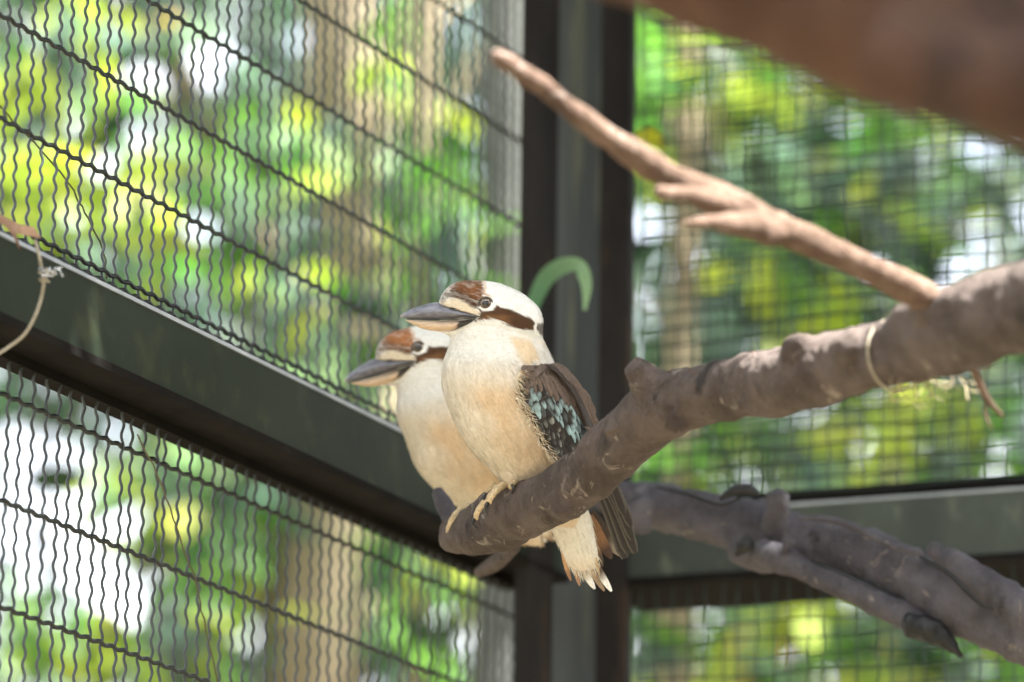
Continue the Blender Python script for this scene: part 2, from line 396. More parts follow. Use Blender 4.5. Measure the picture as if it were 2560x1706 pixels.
main_pts = [(1122, 1352, 6.37, 26), (1150, 1337, 6.345, 50), (1210, 1322, 6.29, 70), (1270, 1292, 6.23, 75), (1340, 1262, 6.17, 70), (1400, 1236, 6.12, 72),
            (1460, 1193, 6.07, 73), (1520, 1140, 6.03, 77), (1580, 1085, 5.99, 79), (1640, 1035, 5.95, 80), (1700, 1005, 5.91, 80), (1790, 985, 5.86, 74),
            (1870, 965, 5.81, 78), (1960, 952, 5.76, 84), (2050, 925, 5.7, 88), (2140, 905, 5.65, 84), (2230, 885, 5.6, 82), (2320, 840, 5.54, 104),
            (2420, 812, 5.48, 110), (2500, 782, 5.43, 112), (2600, 760, 5.37, 116), (2760, 720, 5.28, 122), (3000, 640, 5.15, 130)]
pb = empty('perch_branch', at(1150, 1335, 6.34), 'thick brown branch the kookaburras perch on, rising to the right', 'branch')
branch('bark', [main_pts,
    [(1680, 1010, 5.93, 62), (1632, 968, 5.92, 50), (1600, 930, 5.915, 38), (1582, 912, 5.91, 34)],
    [(2010, 900, 5.70, 60), (1998, 858, 5.68, 40), (1996, 840, 5.68, 26)],
    [(2120, 880, 5.62, 60), (2131, 846, 5.6, 34)],
    [(2060, 960, 5.68, 50), (2045, 1000, 5.69, 22)],
    [(1880, 1000, 5.78, 50), (1905, 1034, 5.77, 20)],
    [(1690, 1050, 5.88, 46), (1710, 1076, 5.87, 16)],
    [(1420, 1250, 6.08, 60), (1420, 1290, 6.07, 34)],
    [(2340, 800, 5.5, 70), (2330, 760, 5.47, 45)],
    [(1560, 1060, 5.97, 60), (1545, 1030, 5.97, 22)]], .0032, M_barkA, None, amp=.0036, nscale=24, parent=pb, ringamp=.0024)
sp = [(1232, 138, 5.22, 15), (1252, 148, 5.22, 23), (1345, 208, 5.24, 27), (1442, 288, 5.26, 29), (1539, 357, 5.28, 31), (1636, 418, 5.3, 35), (1757, 482, 5.33, 40),
      (1879, 540, 5.36, 43), (1960, 577, 5.38, 41), (2067, 620, 5.41, 37), (2176, 675, 5.44, 36), (2290, 732, 5.47, 40), (2345, 780, 5.5, 44)]
branch('side_branch', [sp, [(1640, 478, 5.24, 12), (1660, 482, 5.25, 18), (1720, 488, 5.28, 21), (1800, 505, 5.33, 24)],
    [(1705, 557, 5.24, 10), (1735, 557, 5.25, 17), (1790, 557, 5.27, 22), (1860, 562, 5.31, 34), (1940, 585, 5.37, 36)]], .0028, M_barkD, None, amp=.0022, nscale=25, parent=pb)
# bark stub and peeling bits at the branch tip
P, R = ppath([(1092, 1222, 6.40, 14), (1100, 1245, 6.40, 20), (1118, 1278, 6.39, 24), (1135, 1320, 6.38, 26)]); q1 = tube(P, R, 12)
P, R = ppath([(1082, 1236, 6.41, 8), (1098, 1250, 6.40, 14), (1115, 1275, 6.39, 16)]); q2 = tube(P, R, 10)
V, F, N = remeshed([q1, q2], .0025, 2); V = V + N * (vnoise(V, 60, 4) * .002)[:, None]
mesh('tip_stub', V, F, M_barkB, pb)
P, R = ppath([(1290, 1368, 6.42, 14), (1262, 1388, 6.50, 20), (1235, 1410, 6.56, 22), (1195, 1432, 6.62, 14)]); q1 = tube(P, R, 10)
V, F, N = remeshed([q1], .003, 2); mesh('hanging_stub', V, F, M_barkA, pb)
# peeling bark curls around the perch
curls = []
for (cx, cy, D, r, a0, a1, wd) in [(1478, 1108, 6.045, 75, .9, 2.6, 6), (1700, 1003, 5.91, 84, .2, 2.4, 5), (1905, 960, 5.79, 84, 0, 2.2, 5), (1745, 990, 5.88, 80, .4, 2.6, 4), (1300, 1290, 6.2, 76, -1.4, .6, 3), (1240, 1310, 6.26, 76, -1.5, .3, 3), (1350, 1262, 6.15, 73, -1.2, .8, 2.5)]:
    pts = []
    for k in range(9):
        a = a0 + (a1 - a0) * k / 8; s = D / FPX
        c = at(cx, cy, D); tdir = (RGT * .9 + UPV * .4); tdir /= np.linalg.norm(tdir)
        u = np.cross(tdir, FWD); u /= np.linalg.norm(u)
        if u @ UPV < 0: u = -u
        pts.append(c + r * s * (u * math.cos(a + math.pi * .0) - FWD * math.sin(a)) + tdir * s * 14 * math.sin(k))
    curls.append(tube(np.array(pts), np.array([.3, .8, 1, 1, 1, 1, .9, .6, .2]) * wd * D / FPX * .8, 6))
for V, F in curls: mesh('peeling_bark', V, F, M_barkD, pb)


# cord tied round the branch
pts = []
c = at(2232, 890, 5.6); td = at(2260, 880, 5.58) - at(2200, 892, 5.62); td /= np.linalg.norm(td)
uu = np.cross(td, FWD); uu /= np.linalg.norm(uu); ff = np.cross(td, uu)
for k in range(25):
    a = 2 * math.pi * k / 24; pts.append(c + (uu * math.cos(a) + ff * math.sin(a)) * .0375 + td * .010 * math.sin(a))
V, F = tube(np.array(pts), .0016, 8)
tag(mesh('cord_tie', V, F, M_cord), 'pale cord wound once round the thick perch branch at right', 'cord')

# lower split branch
lb = empty('fallen_branch', at(1960, 1350, 6.65), 'purplish grey split branch slanting down to the lower right below the perch', 'branch')
low = [(1500, 1238, 6.78, 34), (1570, 1255, 6.76, 58), (1650, 1265, 6.74, 60), (1740, 1285, 6.72, 60), (1820, 1308, 6.7, 68), (1890, 1330, 6.68, 80), (1960, 1350, 6.66, 76),
       (2060, 1362, 6.63, 68), (2160, 1398, 6.6, 71), (2260, 1446, 6.57, 75), (2360, 1492, 6.54, 77), (2460, 1540, 6.51, 77), (2570, 1592, 6.48, 80), (2750, 1670, 6.43, 84), (2950, 1750, 6.4, 88)]
branch('bark', [low, [(1950, 1340, 6.64, 40), (1946, 1290, 6.62, 33), (1946, 1250, 6.61, 31), (1946, 1238, 6.61, 31)],
    [(2322, 1368, 6.52, 16), (2340, 1376, 6.52, 22), (2400, 1415, 6.5, 27), (2470, 1462, 6.48, 36), (2540, 1510, 6.46, 50), (2640, 1580, 6.44, 60)],
    [(1590, 1270, 6.70, 50), (1600, 1315, 6.69, 26), (1625, 1322, 6.69, 14)],
    [(1850, 1360, 6.66, 50), (1900, 1388, 6.65, 40), (1950, 1400, 6.63, 34)]],
    .0042, M_barkB, None, amp=.0048, nscale=18, parent=lb, ringax=(.85, -.1, -.5), ringamp=.003)
branch('split_limb', [[(1900, 1380, 6.62, 30), (1950, 1398, 6.60, 37), (2010, 1424, 6.58, 33), (2080, 1456, 6.56, 31), (2200, 1512, 6.54, 32), (2290, 1560, 6.52, 32), (2330, 1580, 6.51, 28)],
    [(1962, 1380, 6.57, 10), (1968, 1352, 6.575, 14), (1985, 1362, 6.58, 12)]], .0032, M_barkB, None, amp=.003, nscale=20, parent=lb)
P, R = ppath([(2020, 1402, 6.575, 4), (2080, 1425, 6.56, 9), (2180, 1472, 6.545, 11), (2260, 1515, 6.53, 13), (2340, 1560, 6.52, 8)]); V, F = tube(P, R, 8)
mesh('dark_crack', V, F, M_char, lb)
P, R = ppath([(2300, 1392, 6.49, 3), (2370, 1432, 6.475, 6), (2420, 1480, 6.46, 7), (2460, 1516, 6.455, 5), (2485, 1524, 6.455, 2)]); V, F = tube(P, R, 8)
mesh('dark_crack', V, F, M_char, lb)
P, R = ppath([(1640, 1218, 6.70, 3), (1720, 1236, 6.68, 5), (1800, 1262, 6.655, 5), (1850, 1245, 6.62, 3)]); V, F = tube(P, R, 8)
mesh('dark_crack', V, F, M_char, lb)
P, R = ppath([(2270, 1555, 6.525, 30), (2320, 1572, 6.51, 37), (2350, 1590, 6.505, 30), (2375, 1612, 6.50, 17), (2405, 1645, 6.50, 4)]); V, F, N = remeshed([tube(P, R, 12)], .003, 1); V = V + N * (vnoise(V, 55, 4) * .006 + vnoise(V, 140, 5) * .002)[:, None]
mesh('charred_end', V, F, M_char, lb)
P, R = ppath([(1800, 1245, 6.63, 6), (1835, 1228, 6.62, 14), (1870, 1224, 6.61, 14), (1895, 1236, 6.6, 6)]); V, F = tube(P, R, 8)
mesh('split_bark', V, F, M_char, lb)
P, R = ppath([(1995, 1296, 6.6, 5), (2080, 1300, 6.58, 9), (2150, 1325, 6.56, 10), (2230, 1365, 6.53, 9), (2305, 1385, 6.51, 8)]); V, F = tube(P, R, 8)
mesh('bark_ridge', V, F, M_barkB, lb)
P, R = ppath([(1840, 1388, 6.595, 8), (1858, 1368, 6.59, 20), (1872, 1360, 6.59, 16), (1880, 1380, 6.595, 6)]); V, F = tube(P, R, 8)
mesh('knot_hole', V, F, M_char, lb)

# blurred big limb in the foreground, upper right
tr = branch('overhead_limb', [[(1250, -330, 4.35, 190), (1560, -215, 4.3, 210), (1860, -115, 4.25, 218), (2080, -20, 4.22, 222), (2300, 70, 4.2, 228), (2480, 120, 4.17, 235), (2700, 190, 4.12, 245), (3000, 280, 4.05, 255)],
    [(2200, 130, 4.12, 110), (2420, 200, 4.08, 120), (2620, 235, 4.04, 120), (2900, 330, 4, 130)]], .012, M_barkC,
    'large red brown tree limb crossing the upper right corner, close and out of focus', 'tree limb', amp=.008, nscale=8)

# ------------------------------------------------------------------ birds
# template in photo-pixel units: X right, Y down, W towards the viewer
def polysd(X, Y, poly):                 # signed distance, negative inside
    P = np.array(poly, float); d = np.full(len(X), 1e9); inside = np.zeros(len(X), bool); n = len(P)
    for i in range(n):
        a, b = P[i], P[(i + 1) % n]; e = b - a
        wx, wy = X - a[0], Y - a[1]; t = np.clip((wx * e[0] + wy * e[1]) / (e @ e), 0, 1)
        d = np.minimum(d, np.hypot(wx - t * e[0], wy - t * e[1]))
        c = ((a[1] <= Y) & (b[1] > Y)) | ((b[1] <= Y) & (a[1] > Y))
        with np.errstate(divide='ignore', invalid='ignore'):
            xi = a[0] + (Y - a[1]) / (b[1] - a[1] if b[1] != a[1] else 1e-9) * e[0]
        inside ^= c & (X < xi)
    return np.where(inside, -d, d)
def zc(l): return [(860 + x / 3.92, 680 + y / 3.92) for x, y in l]
CROWN = zc([(930, 290), (950, 220), (1020, 140), (1100, 80), (1200, 50), (1340, 60), (1372, 150), (1358, 205), (1372, 232), (1420, 250), (1440, 275), (1340, 300), (1320, 350), (1290, 355), (1230, 330), (1180, 285), (1100, 262), (1020, 262), (965, 300)])
STRIPE = zc([(1310, 340), (1360, 385), (1420, 395), (1462, 360), (1500, 315), (1540, 345), (1640, 372), (1800, 440), (1875, 500), (1865, 570), (1720, 562), (1600, 520), (1500, 470), (1400, 452), (1290, 488), (1275, 462), (1340, 440)])
TUFT = zc([(1890, 500), (1990, 500), (1990, 640), (1920, 620), (1880, 570)])
NECKBUFF = zc([(1640, 640), (1990, 700), (2010, 880), (1780, 900), (1700, 820)])
def sstep(x, a, b): t = np.clip((x - a) / (b - a), 0, 1); return t * t * (3 - 2 * t)
def body_color(T, seed=0, crown=(.20, .085, .035)):
    X, Y, W = T[:, 0], T[:, 1], T[:, 2]
    # streak noise stretched along feather flow (back-down)
    ang = np.where(Y < 850, .35, 1.15); ca, sa = np.cos(ang), np.sin(ang)
    S = np.stack([(X * ca + Y * sa) * .045, (-X * sa + Y * ca) * .30, W * .12], 1)
    st = vnoise(S, 1, seed + 1); st2 = vnoise(S * 2.3, 1, seed + 2)
    big = vnoise(T, 1 / 55., seed + 3)
    white = np.array([.80, .785, .735]); cream = np.array([.77, .69, .56]); buff = np.array([.69, .50, .30])
    C = np.tile(white, (len(X), 1))
    # breast / belly: white throat fading to cream then buff, paler along the leading edge
    k = sstep(Y, 850, 960); C = C * (1 - k[:, None] * .75) + cream * k[:, None] * .75
    front = sstep(X - (1106 + np.maximum(0, Y - 980) * .55), 10, 120)
    b = sstep(Y, 880, 1010) * front * (.75 + .35 * big + .1 * st); b = np.clip(b, 0, .85)
    C = C * (1 - b[:, None]) + buff * b[:, None]
    low = sstep(Y, 1110, 1200); C = C * (1 - .55 * low[:, None]) + np.array([.66, .58, .45]) * .55 * low[:, None]
    def paint(mask, col): 
        nonlocal C
        m = np.clip(mask, 0, 1)[:, None]; C = C * (1 - m) + np.array(col) * m
    d = polysd(X, Y, NECKBUFF); paint(.7 * sstep(-d + 6 * st, -14, 12), (.72, .5, .24))
    # white nape band below the ear stripe
    d = polysd(X, Y, [(1330, 850), (1370, 868), (1420, 925), (1310, 918), (1345, 895)]); paint(.8 * sstep(-d, -8, 5), (.8, .78, .74))
    white_head = sstep(-Y + 6 * st, -800, -770); 
    hw = (sstep(-Y, -832, -800) * (X > 1180) * .9)[:, None]; C = C * (1 - hw) + np.array([.86, .85, .82]) * hw
    # lores
    d = polysd(X, Y, zc([(930, 300), (1100, 250), (1200, 300), (1310, 380), (1370, 425), (1250, 430), (1020, 345)]))
    paint(.75 * sstep(-d, -4, 4), (.72, .60, .42))
    d = polysd(X, Y, CROWN) + 6 * st
    br = np.array(crown)[None] * (1 + .4 * st2[:, None])
    fade = sstep(X, 1098, 1150) * .45 + .5
    m = np.clip(sstep(-d, -4, 4) * (fade + .4 * st), 0, 1)[:, None]
    dk = sstep(Y - (X - 1170) * .55, 722, 757)[:, None]
    br = br * (1 - .62 * dk)
    C = C * (1 - m) + br * m
    edge = sstep(-np.abs(polysd(X, Y, CROWN) - 3), -6, 0) * sstep(X, 1190, 1205) * (Y < 745); paint(.45 * edge, (.62, .34, .12))
    d = polysd(X, Y, STRIPE) + 4 * st; mm = sstep(-d, -2.5, 3.5)
    paint(mm, (.085, .045, .025)); 
    paint(mm * sstep(X, 1205, 1230) * sstep(-Y + (X - 1200) * .42, -788, -800) * 0 + mm * .6 * sstep(X, 1195, 1215) * (1 - sstep(X, 1255, 1290)) * sstep(Y, 782, 795), (.24, .115, .05))
    d = polysd(X, Y, TUFT) + 3 * st; paint(.9 * sstep(-d, -2, 3), (.06, .045, .035))
    fine = 1 + .05 * st + .04 * st2
    return C * fine[:, None]

def ell_loft(secs, n=28, power=2.0):
    """secs: (Lx,Ly,Rx,Ry,b,wc) -> template verts, faces"""
    V = []; S = crspline(np.array(secs, float), 7)
    for Lx, Ly, Rx, Ry, b, wc in S:
        cx, cy = (Lx + Rx) / 2, (Ly + Ry) / 2; ax, ay = (Rx - Lx) / 2, (Ry - Ly) / 2
        for k in range(n):
            a = 2 * math.pi * k / n; c, s = math.cos(a), math.sin(a)
            c = math.copysign(abs(c) ** (2 / power), c); s = math.copysign(abs(s) ** (2 / power), s)
            V.append((cx + ax * c, cy + ay * c, wc + max(b, .5) * s))
    m = len(S); F = [[i * n + k, i * n + (k + 1) % n, (i + 1) * n + (k + 1) % n, (i + 1) * n + k] for i in range(m - 1) for k in range(n)]
    F.append(list(range(n))[::-1]); F.append([(m - 1) * n + k for k in range(n)])
    return V, F
TORSO = [(1150, 760, 1300, 760, 50, 0), (1132, 822, 1338, 805, 70, 0), (1121, 866, 1362, 856, 82, 0), (1108, 905, 1383, 900, 102, 6), (1105, 945, 1400, 945, 116, 8), (1111, 990, 1428, 1000, 123, 8),
         (1124, 1030, 1448, 1050, 124, 8), (1147, 1080, 1462, 1100, 118, 6), (1178, 1122, 1466, 1145, 106, 0), (1216, 1164, 1462, 1188, 90, -8), (1256, 1206, 1455, 1230, 72, -20), (1310, 1262, 1452, 1275, 50, -35), (1365, 1310, 1455, 1320, 28, -45)]
HEAD = [(1097, 757, 1097, 826, 22, 0), (1103, 740, 1103, 831, 33, 0), (1118, 720, 1118, 839, 43, 0), (1140, 707, 1140, 850, 52, 0), (1166, 701.5, 1166, 860, 60, 0), (1204, 702, 1204, 872, 70, 0), (1243, 707, 1243, 882, 74, 0),
        (1273, 717.5, 1273, 884, 73, 0), (1306, 734, 1306, 884, 66, 0), (1331, 753, 1331, 876, 54, 0), (1348, 772, 1348, 862, 38, 0), (1357, 797, 1357, 842, 18, 0)]
UBILL = [(1001, 789, 1001, 794, 2, 0), (1010, 783, 1010, 796, 6, 0), (1028, 773.5, 1028, 797, 11, 0), (1050, 765.5, 1050, 798, 17, 0), (1075, 759, 1075, 799, 24, 0), (1098, 756.5, 1098, 799, 33, 0), (1120, 763, 1120, 798.5, 46, 0), (1145, 771, 1145, 798, 57, 0), (1168, 779, 1168, 797, 63.5, 0), (1186, 786, 1186, 795, 67, 0), (1198, 789, 1198, 793, 67, 0)]
LBILL = [(1014, 799, 1014, 801, 4, 0), (1024, 799, 1024, 807, 8, 0), (1040, 800, 1040, 816, 13, 0), (1060, 801, 1060, 823.5, 18, 0), (1082, 801.5, 1082, 828, 26, 0), (1105, 801.5, 1105, 829.5, 35, 0), (1128, 801, 1128, 827.5, 47, 0), (1148, 800.5, 1148, 822, 57, 0), (1166, 799, 1166, 813, 63, 0), (1180, 797, 1180, 804, 64, 0)]

S0 = 6.2 / FPX
_tm = {}
def template():
    if _tm: return _tm
    T = [ell_loft(TORSO), ell_loft(HEAD)]
    T = [([np.array(v) * S0 for v in V], F) for V, F in T]
    V, F, N = remeshed(T, 2.4 * S0, 7, .5)
    V = V / S0
    bx = polysd(V[:, 0], V[:, 1], [(1080, 740), (1097, 756), (1122, 768), (1150, 776), (1186, 788), (1196, 791), (1184, 803), (1166, 812), (1148, 822), (1130, 829), (1105, 832), (1080, 832)])
    V[:, 2] *= 1 - .36 * sstep(-bx, -1.5, 3)
    hz = sstep(V[:, 1], 800, 900)
    ang = .35 + .8 * hz; ca, sa = np.cos(ang), np.sin(ang)
    Q = np.stack([(V[:, 0] * ca + V[:, 1] * sa) * .035, (-V[:, 0] * sa + V[:, 1] * ca) * .11, V[:, 2] * .07], 1)
    rel = vnoise(Q, 1, 31) * (.5 + .9 * hz) + vnoise(Q * 2.6, 1, 32) * (.2 + .3 * hz) + vnoise(V, 1 / 60., 33) * 3 * hz
    rel *= (bx > 6) * (np.hypot(V[:, 0] - 1214.6, V[:, 1] - 761) > 30)
    V = V + N * rel[:, None]
    V[:, 2] *= 1 - .6 * sstep(-np.abs(V[:, 1] - 798), -15, -8) * sstep(-V[:, 0], -1160, -1130)
    _tm['body'] = (V, F, N)
    # plumage: slim feather tips over the whole body, lying along the feather flow
    n = len(V); cnt = 30000
    Vf, Ff, Cf = [], [], []
    Pf = np.array([V[f].mean(0) for f in F]); 
    idx = rng.choice(len(F), cnt, replace=True)
    pos = Pf[idx] + rng.normal(0, 1.0, (cnt, 3))
    nn = np.array([N[F[i]].mean(0) for i in idx]); nn /= np.linalg.norm(nn, axis=1)[:, None]
    X, Y, W = pos.T
    hx = sstep(Y, 790, 880)
    fl = np.stack([(1 - hx) * .93 + hx * (.42 - .1 * (W < 0)), (1 - hx) * .36 + hx * .9, 0 * X], 1)
    # breast feathers sweep around towards the wing
    fl[:, 0] += hx * .15; fl += rng.normal(0, .09, fl.shape)
    fl -= nn * (fl * nn).sum(1)[:, None]; fl /= np.linalg.norm(fl, axis=1)[:, None] + 1e-9
    bt = np.cross(nn, fl)
    headz = Y < 860
    L = np.where(headz, rng.uniform(6, 13, cnt), rng.uniform(12, 28, cnt)); Wd = np.where(headz, rng.uniform(.7, 1.4, cnt), rng.uniform(.9, 2.0, cnt))
    eye = np.hypot(X - 1214.6, Y - 761) < 27
    bill = polysd(X + 5, Y, [(1080, 736), (1095, 752), (1122, 766), (1150, 774), (1186, 785), (1204, 791), (1190, 806), (1170, 816), (1150, 826), (1130, 833), (1105, 838), (1080, 838)]) < 0
    keep = ~eye & ~bill & (Y > 700)
    pos, nn, fl, bt, L, Wd = pos[keep], nn[keep], fl[keep], bt[keep], L[keep], Wd[keep]; m = len(pos)
    lift = (rng.uniform(-.01, .045, m) + .14 * (rng.random(m) < .03))[:, None]
    base = pos - nn * .5
    v0 = base - bt * Wd[:, None]; v1 = base + bt * Wd[:, None]
    mid = base + fl * (L * .55)[:, None] + nn * (.35 + L[:, None] * lift * .6)
    v2 = mid + bt * Wd[:, None] * .8; v3 = mid - bt * Wd[:, None] * .8
    tipp = base + fl * L[:, None] + nn * (.15 + L[:, None] * lift)
    VV = np.stack([v0, v1, v2, v3, tipp], 1).reshape(-1, 3)
    k = np.arange(m)[:, None] * 5
    FF = (k + np.array([[0, 1, 2, 3]])).tolist() + (k + np.array([[3, 2, 4]])).tolist()
    col = body_color(pos + fl * 3) * (1 + rng.normal(0, .025, (m, 1)))
    CC = np.repeat(col, 5, axis=0).reshape(m, 5, 3); CC[:, 4] *= 1.05; CC = np.clip(CC, 0, .9).reshape(-1, 3)
    _tm['plum'] = (VV, FF, CC, pos + fl * 3)
    return _tm

def leaf_feather(p0, p1, width, Wf, bend=0, tipround=.75, nseg=7, lift=0, cup=2.0):
    """one feather blade between two template points; Wf gives the depth of its ends; returns template verts, faces and u,v"""
    p0 = np.array(p0, float); p1 = np.array(p1, float); d = p1 - p0; L = np.hypot(*d); d /= L; nrm = np.array([-d[1], d[0]])
    V = []; UVs = []; F = []
    for i in range(nseg + 1):
        t = i / nseg; tt = min(t, .985)
        wd = width * (min(1, .45 + 2.2 * t)) * (1 - max(0, (tt - tipround) / (1 - tipround)) ** 2.2) ** .5
        c = p0 + d * L * t + nrm * bend * math.sin(math.pi * t)
        for j in (-1, -.5, 0, .5, 1):
            q = c + nrm * wd * j; V.append((q[0], q[1], Wf[0] * (1 - t) + Wf[1] * t + lift * t * t + cup * (1 - j * j))); UVs.append((t, j))
    for i in range(nseg):
        for j in range(4): F.append([i * 5 + j, i * 5 + j + 1, (i + 1) * 5 + j + 1, (i + 1) * 5 + j])
    return V, F, np.array(UVs)

WL = np.array([(1316, 914), (1300, 938), (1295, 973), (1309, 1018), (1338, 1066), (1366, 1118), (1395, 1160), (1425, 1200)], float)
WR = np.array([(1388, 912), (1418, 935), (1444, 966), (1464, 998), (1480, 1035), (1494, 1078), (1505, 1130), (1512, 1180)], float)
def wing_pt(c, v):
    i = np.clip(v, 0, 1) * (len(WL) - 1); k = int(min(i, len(WL) - 2)); f = i - k
    l = WL[k] * (1 - f) + WL[k + 1] * f; r = WR[k] * (1 - f) + WR[k + 1] * f
    cc = min(c, 1)
    x, y = l + (r - l) * cc
    Wd = 131 - 10 * cc - 88 * cc * cc - 45 * max(0, v - .45) ** 1.2 - 20 * max(0, .15 - v) / .15 * 1.0
    if c > 1: x -= (c - 1) ** 2 * 110; Wd -= (c - 1) * 190
    return np.array([x, y, Wd])

def make_bird(label, D, xf, headrot, toes, W0=0.0, tailxf=None, crown=(.20, .085, .035)):
    """xf: maps template (n,3) -> photo px (n,3)"""
    tm = template(); s = D / FPX
    def deform(T):
        T = np.asarray(T, float).copy()
        if headrot:
            px, py = 1235, 860; wgt = sstep(-T[:, 1], -960, -850); a = headrot * wgt
            x, y = T[:, 0] - px, T[:, 1] - py
            T[:, 0] = px + x * np.cos(a) + y * np.sin(a); T[:, 1] = py - x * np.sin(a) + y * np.cos(a)
        return xf(T)
    def toworld(Q):
        Q = np.asarray(Q, float)
        return CAM + FWD * D + np.outer((Q[:, 0] - 1280) * s, RGT) + np.outer((853 - Q[:, 1]) * s, UPV) - np.outer((Q[:, 2] + W0) * s, FWD) + 0.0
    def TW(T): return toworld(deform(T))
    foot = TW([(1300, 1225, 0)])[0]
    TT = (lambda Q: TW(tailxf(np.array(Q, float)))) if tailxf else TW
    root = empty('kookaburra', foot, label, 'bird', 'kookaburras on the branch')
    V, F, N = tm['body']
    mesh('body', TW(V), F, M_feather, root, colors=np.clip(body_color(V, crown=crown), .01, .9))
    VV, FF, CC, CP = tm['plum']
    if crown[0] > .25:
        cl = body_color(CP, crown=crown); CC = np.clip(np.repeat(cl, 5, axis=0), 0, .9)
    o = mesh('plumage', TW(VV), FF, M_feather, root, colors=CC, smooth=False); o['kind'] = 'stuff'
    # bill
    V, F = ell_loft(UBILL, 24, 1.7); V = np.array(V); 
    st = vnoise(V * np.array([.05, .25, .2]), 1, 4)[:, None]
    c = np.array([.20, .205, .255]) * (1 + .4 * st); top = sstep(-V[:, 1], -775, -762)[:, None]
    c = c * (1 - .25 * top); lowd = sstep(V[:, 1], 793, 798)[:, None]; c = c * (1 - .7 * lowd)
    pale = (sstep(-V[:, 0], -1014, -1000) * .5)[:, None]; c = c * (1 - pale) + np.array([.4, .33, .25]) * pale
    mesh('upper_bill', TW(V), F, M_bill, root, colors=np.clip(c, .01, 1))
    V, F = ell_loft(LBILL, 24, 1.9); V = np.array(V)
    c = np.tile(np.array([.66, .49, .35]), (len(V), 1)); up = sstep(-V[:, 1], -808, -800)[:, None]; c = c * (1 - .5 * up) + np.array([.72, .64, .5]) * .5 * up
    sd_ = vnoise(V * np.array([.06, .2, .2]), 1, 8)[:, None]; c = c * (1 + .12 * sd_)
    dkm = (sstep(V[:, 0] + .5 * (V[:, 1] - 808) + 4 * vnoise(V, .12, 3), 1141, 1149) * sstep(-V[:, 1], -824, -817))[:, None]
    c = c * (1 - dkm) + np.array([.045, .035, .03]) * dkm
    mesh('lower_bill', TW(V), F, M_bill, root, colors=c)
    P = np.array([(1096 + 0, 771, 31), (1120, 769.5, 45), (1127, 771, 49.5)]); 
    Vn, Fn = tube(np.array([(1122, 770.5, 46.2), (1130, 771.5, 49.3), (1140, 773, 52.2)]), np.array([.8, 1.9, .8]), 8)
    mesh('nostril', TW(Vn), Fn, M_dark, root)
    Vn, Fn = tube(crspline([(1016, 798.5, 7), (1045, 799.4, 15), (1078, 799.8, 26), (1108, 799.6, 37), (1128, 799.3, 47.4), (1150, 798.3, 58.3), (1168, 797, 64), (1186, 794.5, 67.5), (1206, 790.5, 71)], 3), np.linspace(1.1, 1.1, 25), 6)
    mesh('gape_line', TW(Vn), Fn, M_dark, root)
    # eyes, one each side
    for sg in (1, -1):
        ex, ey, ez = 1214.6, 761, sg * 55.5
        n = 24; Vs, Fs, Cs = [], [], []
        R = 18.5
        for i in range(17):
            th = math.pi * i / 16
            for k in range(n):
                ph = 2 * math.pi * k / n
                Vs.append((ex + R * math.sin(th) * math.cos(ph), ey + R * math.sin(th) * math.sin(ph), ez + sg * R * math.cos(th)))
                r = th
                Cs.append((.004, .004, .005) if r < .52 else ((.16, .115, .085) if r < .95 else (.02, .015, .012)))
        for i in range(16):
            for k in range(n): Fs.append([i * n + k, i * n + (k + 1) % n, (i + 1) * n + (k + 1) % n, (i + 1) * n + k])
        e = mesh('eye', TW(Vs), Fs, M_eye, root, colors=np.array(Cs))
        ring = np.array([(ex + 17.2 * math.cos(a), ey + 16.4 * math.sin(a), sg * (64.8 - 1.0 * math.sin(a)) - sg * 2.2 * max(0, -math.sin(a)) * 1.2) for a in np.linspace(0, 2 * math.pi, 25)])
        Vr, Fr = tube(ring, 2.8, 8, cap=False); Vr = np.array(Vr)
        cr = np.tile(np.array([.11, .085, .07]), (len(Vr), 1)); cr *= (1 + .4 * vnoise(Vr, .4, 2))[:, None]
        mesh('eyelid', TW(Vr), Fr, M_scale, e, colors=cr)
    # wings
    for sg in (1, -1):
        wv, wf = [], []
        nc, nv = 14, 22
        for j in range(nv + 1):
            for i in range(nc + 1):
                p = wing_pt(i / nc * 1.45, j / nv); 
                if sg < 0: p = np.array([p[0] * 1.0 - 55 * (1 - min(1, i / nc * 1.45)), p[1], -p[2] + 30])
                wv.append(p)
        for j in range(nv):
            for i in range(nc): wf.append([j * (nc + 1) + i, j * (nc + 1) + i + 1, (j + 1) * (nc + 1) + i + 1, (j + 1) * (nc + 1) + i])
        wv = np.array(wv); nF = len(wv); inner = wv.copy(); inner[:, 2] -= sg * 14; inner[:, 0] -= 4
        V2 = np.vstack([wv, inner]); F2 = wf + [[a + nF for a in f[::-1]] for f in wf]
        bnd = [i for i in range(nc + 1)] + [j * (nc + 1) + nc for j in range(1, nv + 1)] + [nv * (nc + 1) + i for i in range(nc - 1, -1, -1)] + [j * (nc + 1) for j in range(nv - 1, 0, -1)]
        for a in range(len(bnd)):
            p, q = bnd[a], bnd[(a + 1) % len(bnd)]; F2.append([q, p, p + nF, q + nF])
        wc = np.tile(np.array([.05, .037, .03]), (len(V2), 1))
        wing = mesh('wing', TW(V2), F2, M_wingf, root, colors=wc)
        if sg < 0: continue
        # overlapping feathers, bottom rows first
        rnd = random.Random(3)
        rows = 20
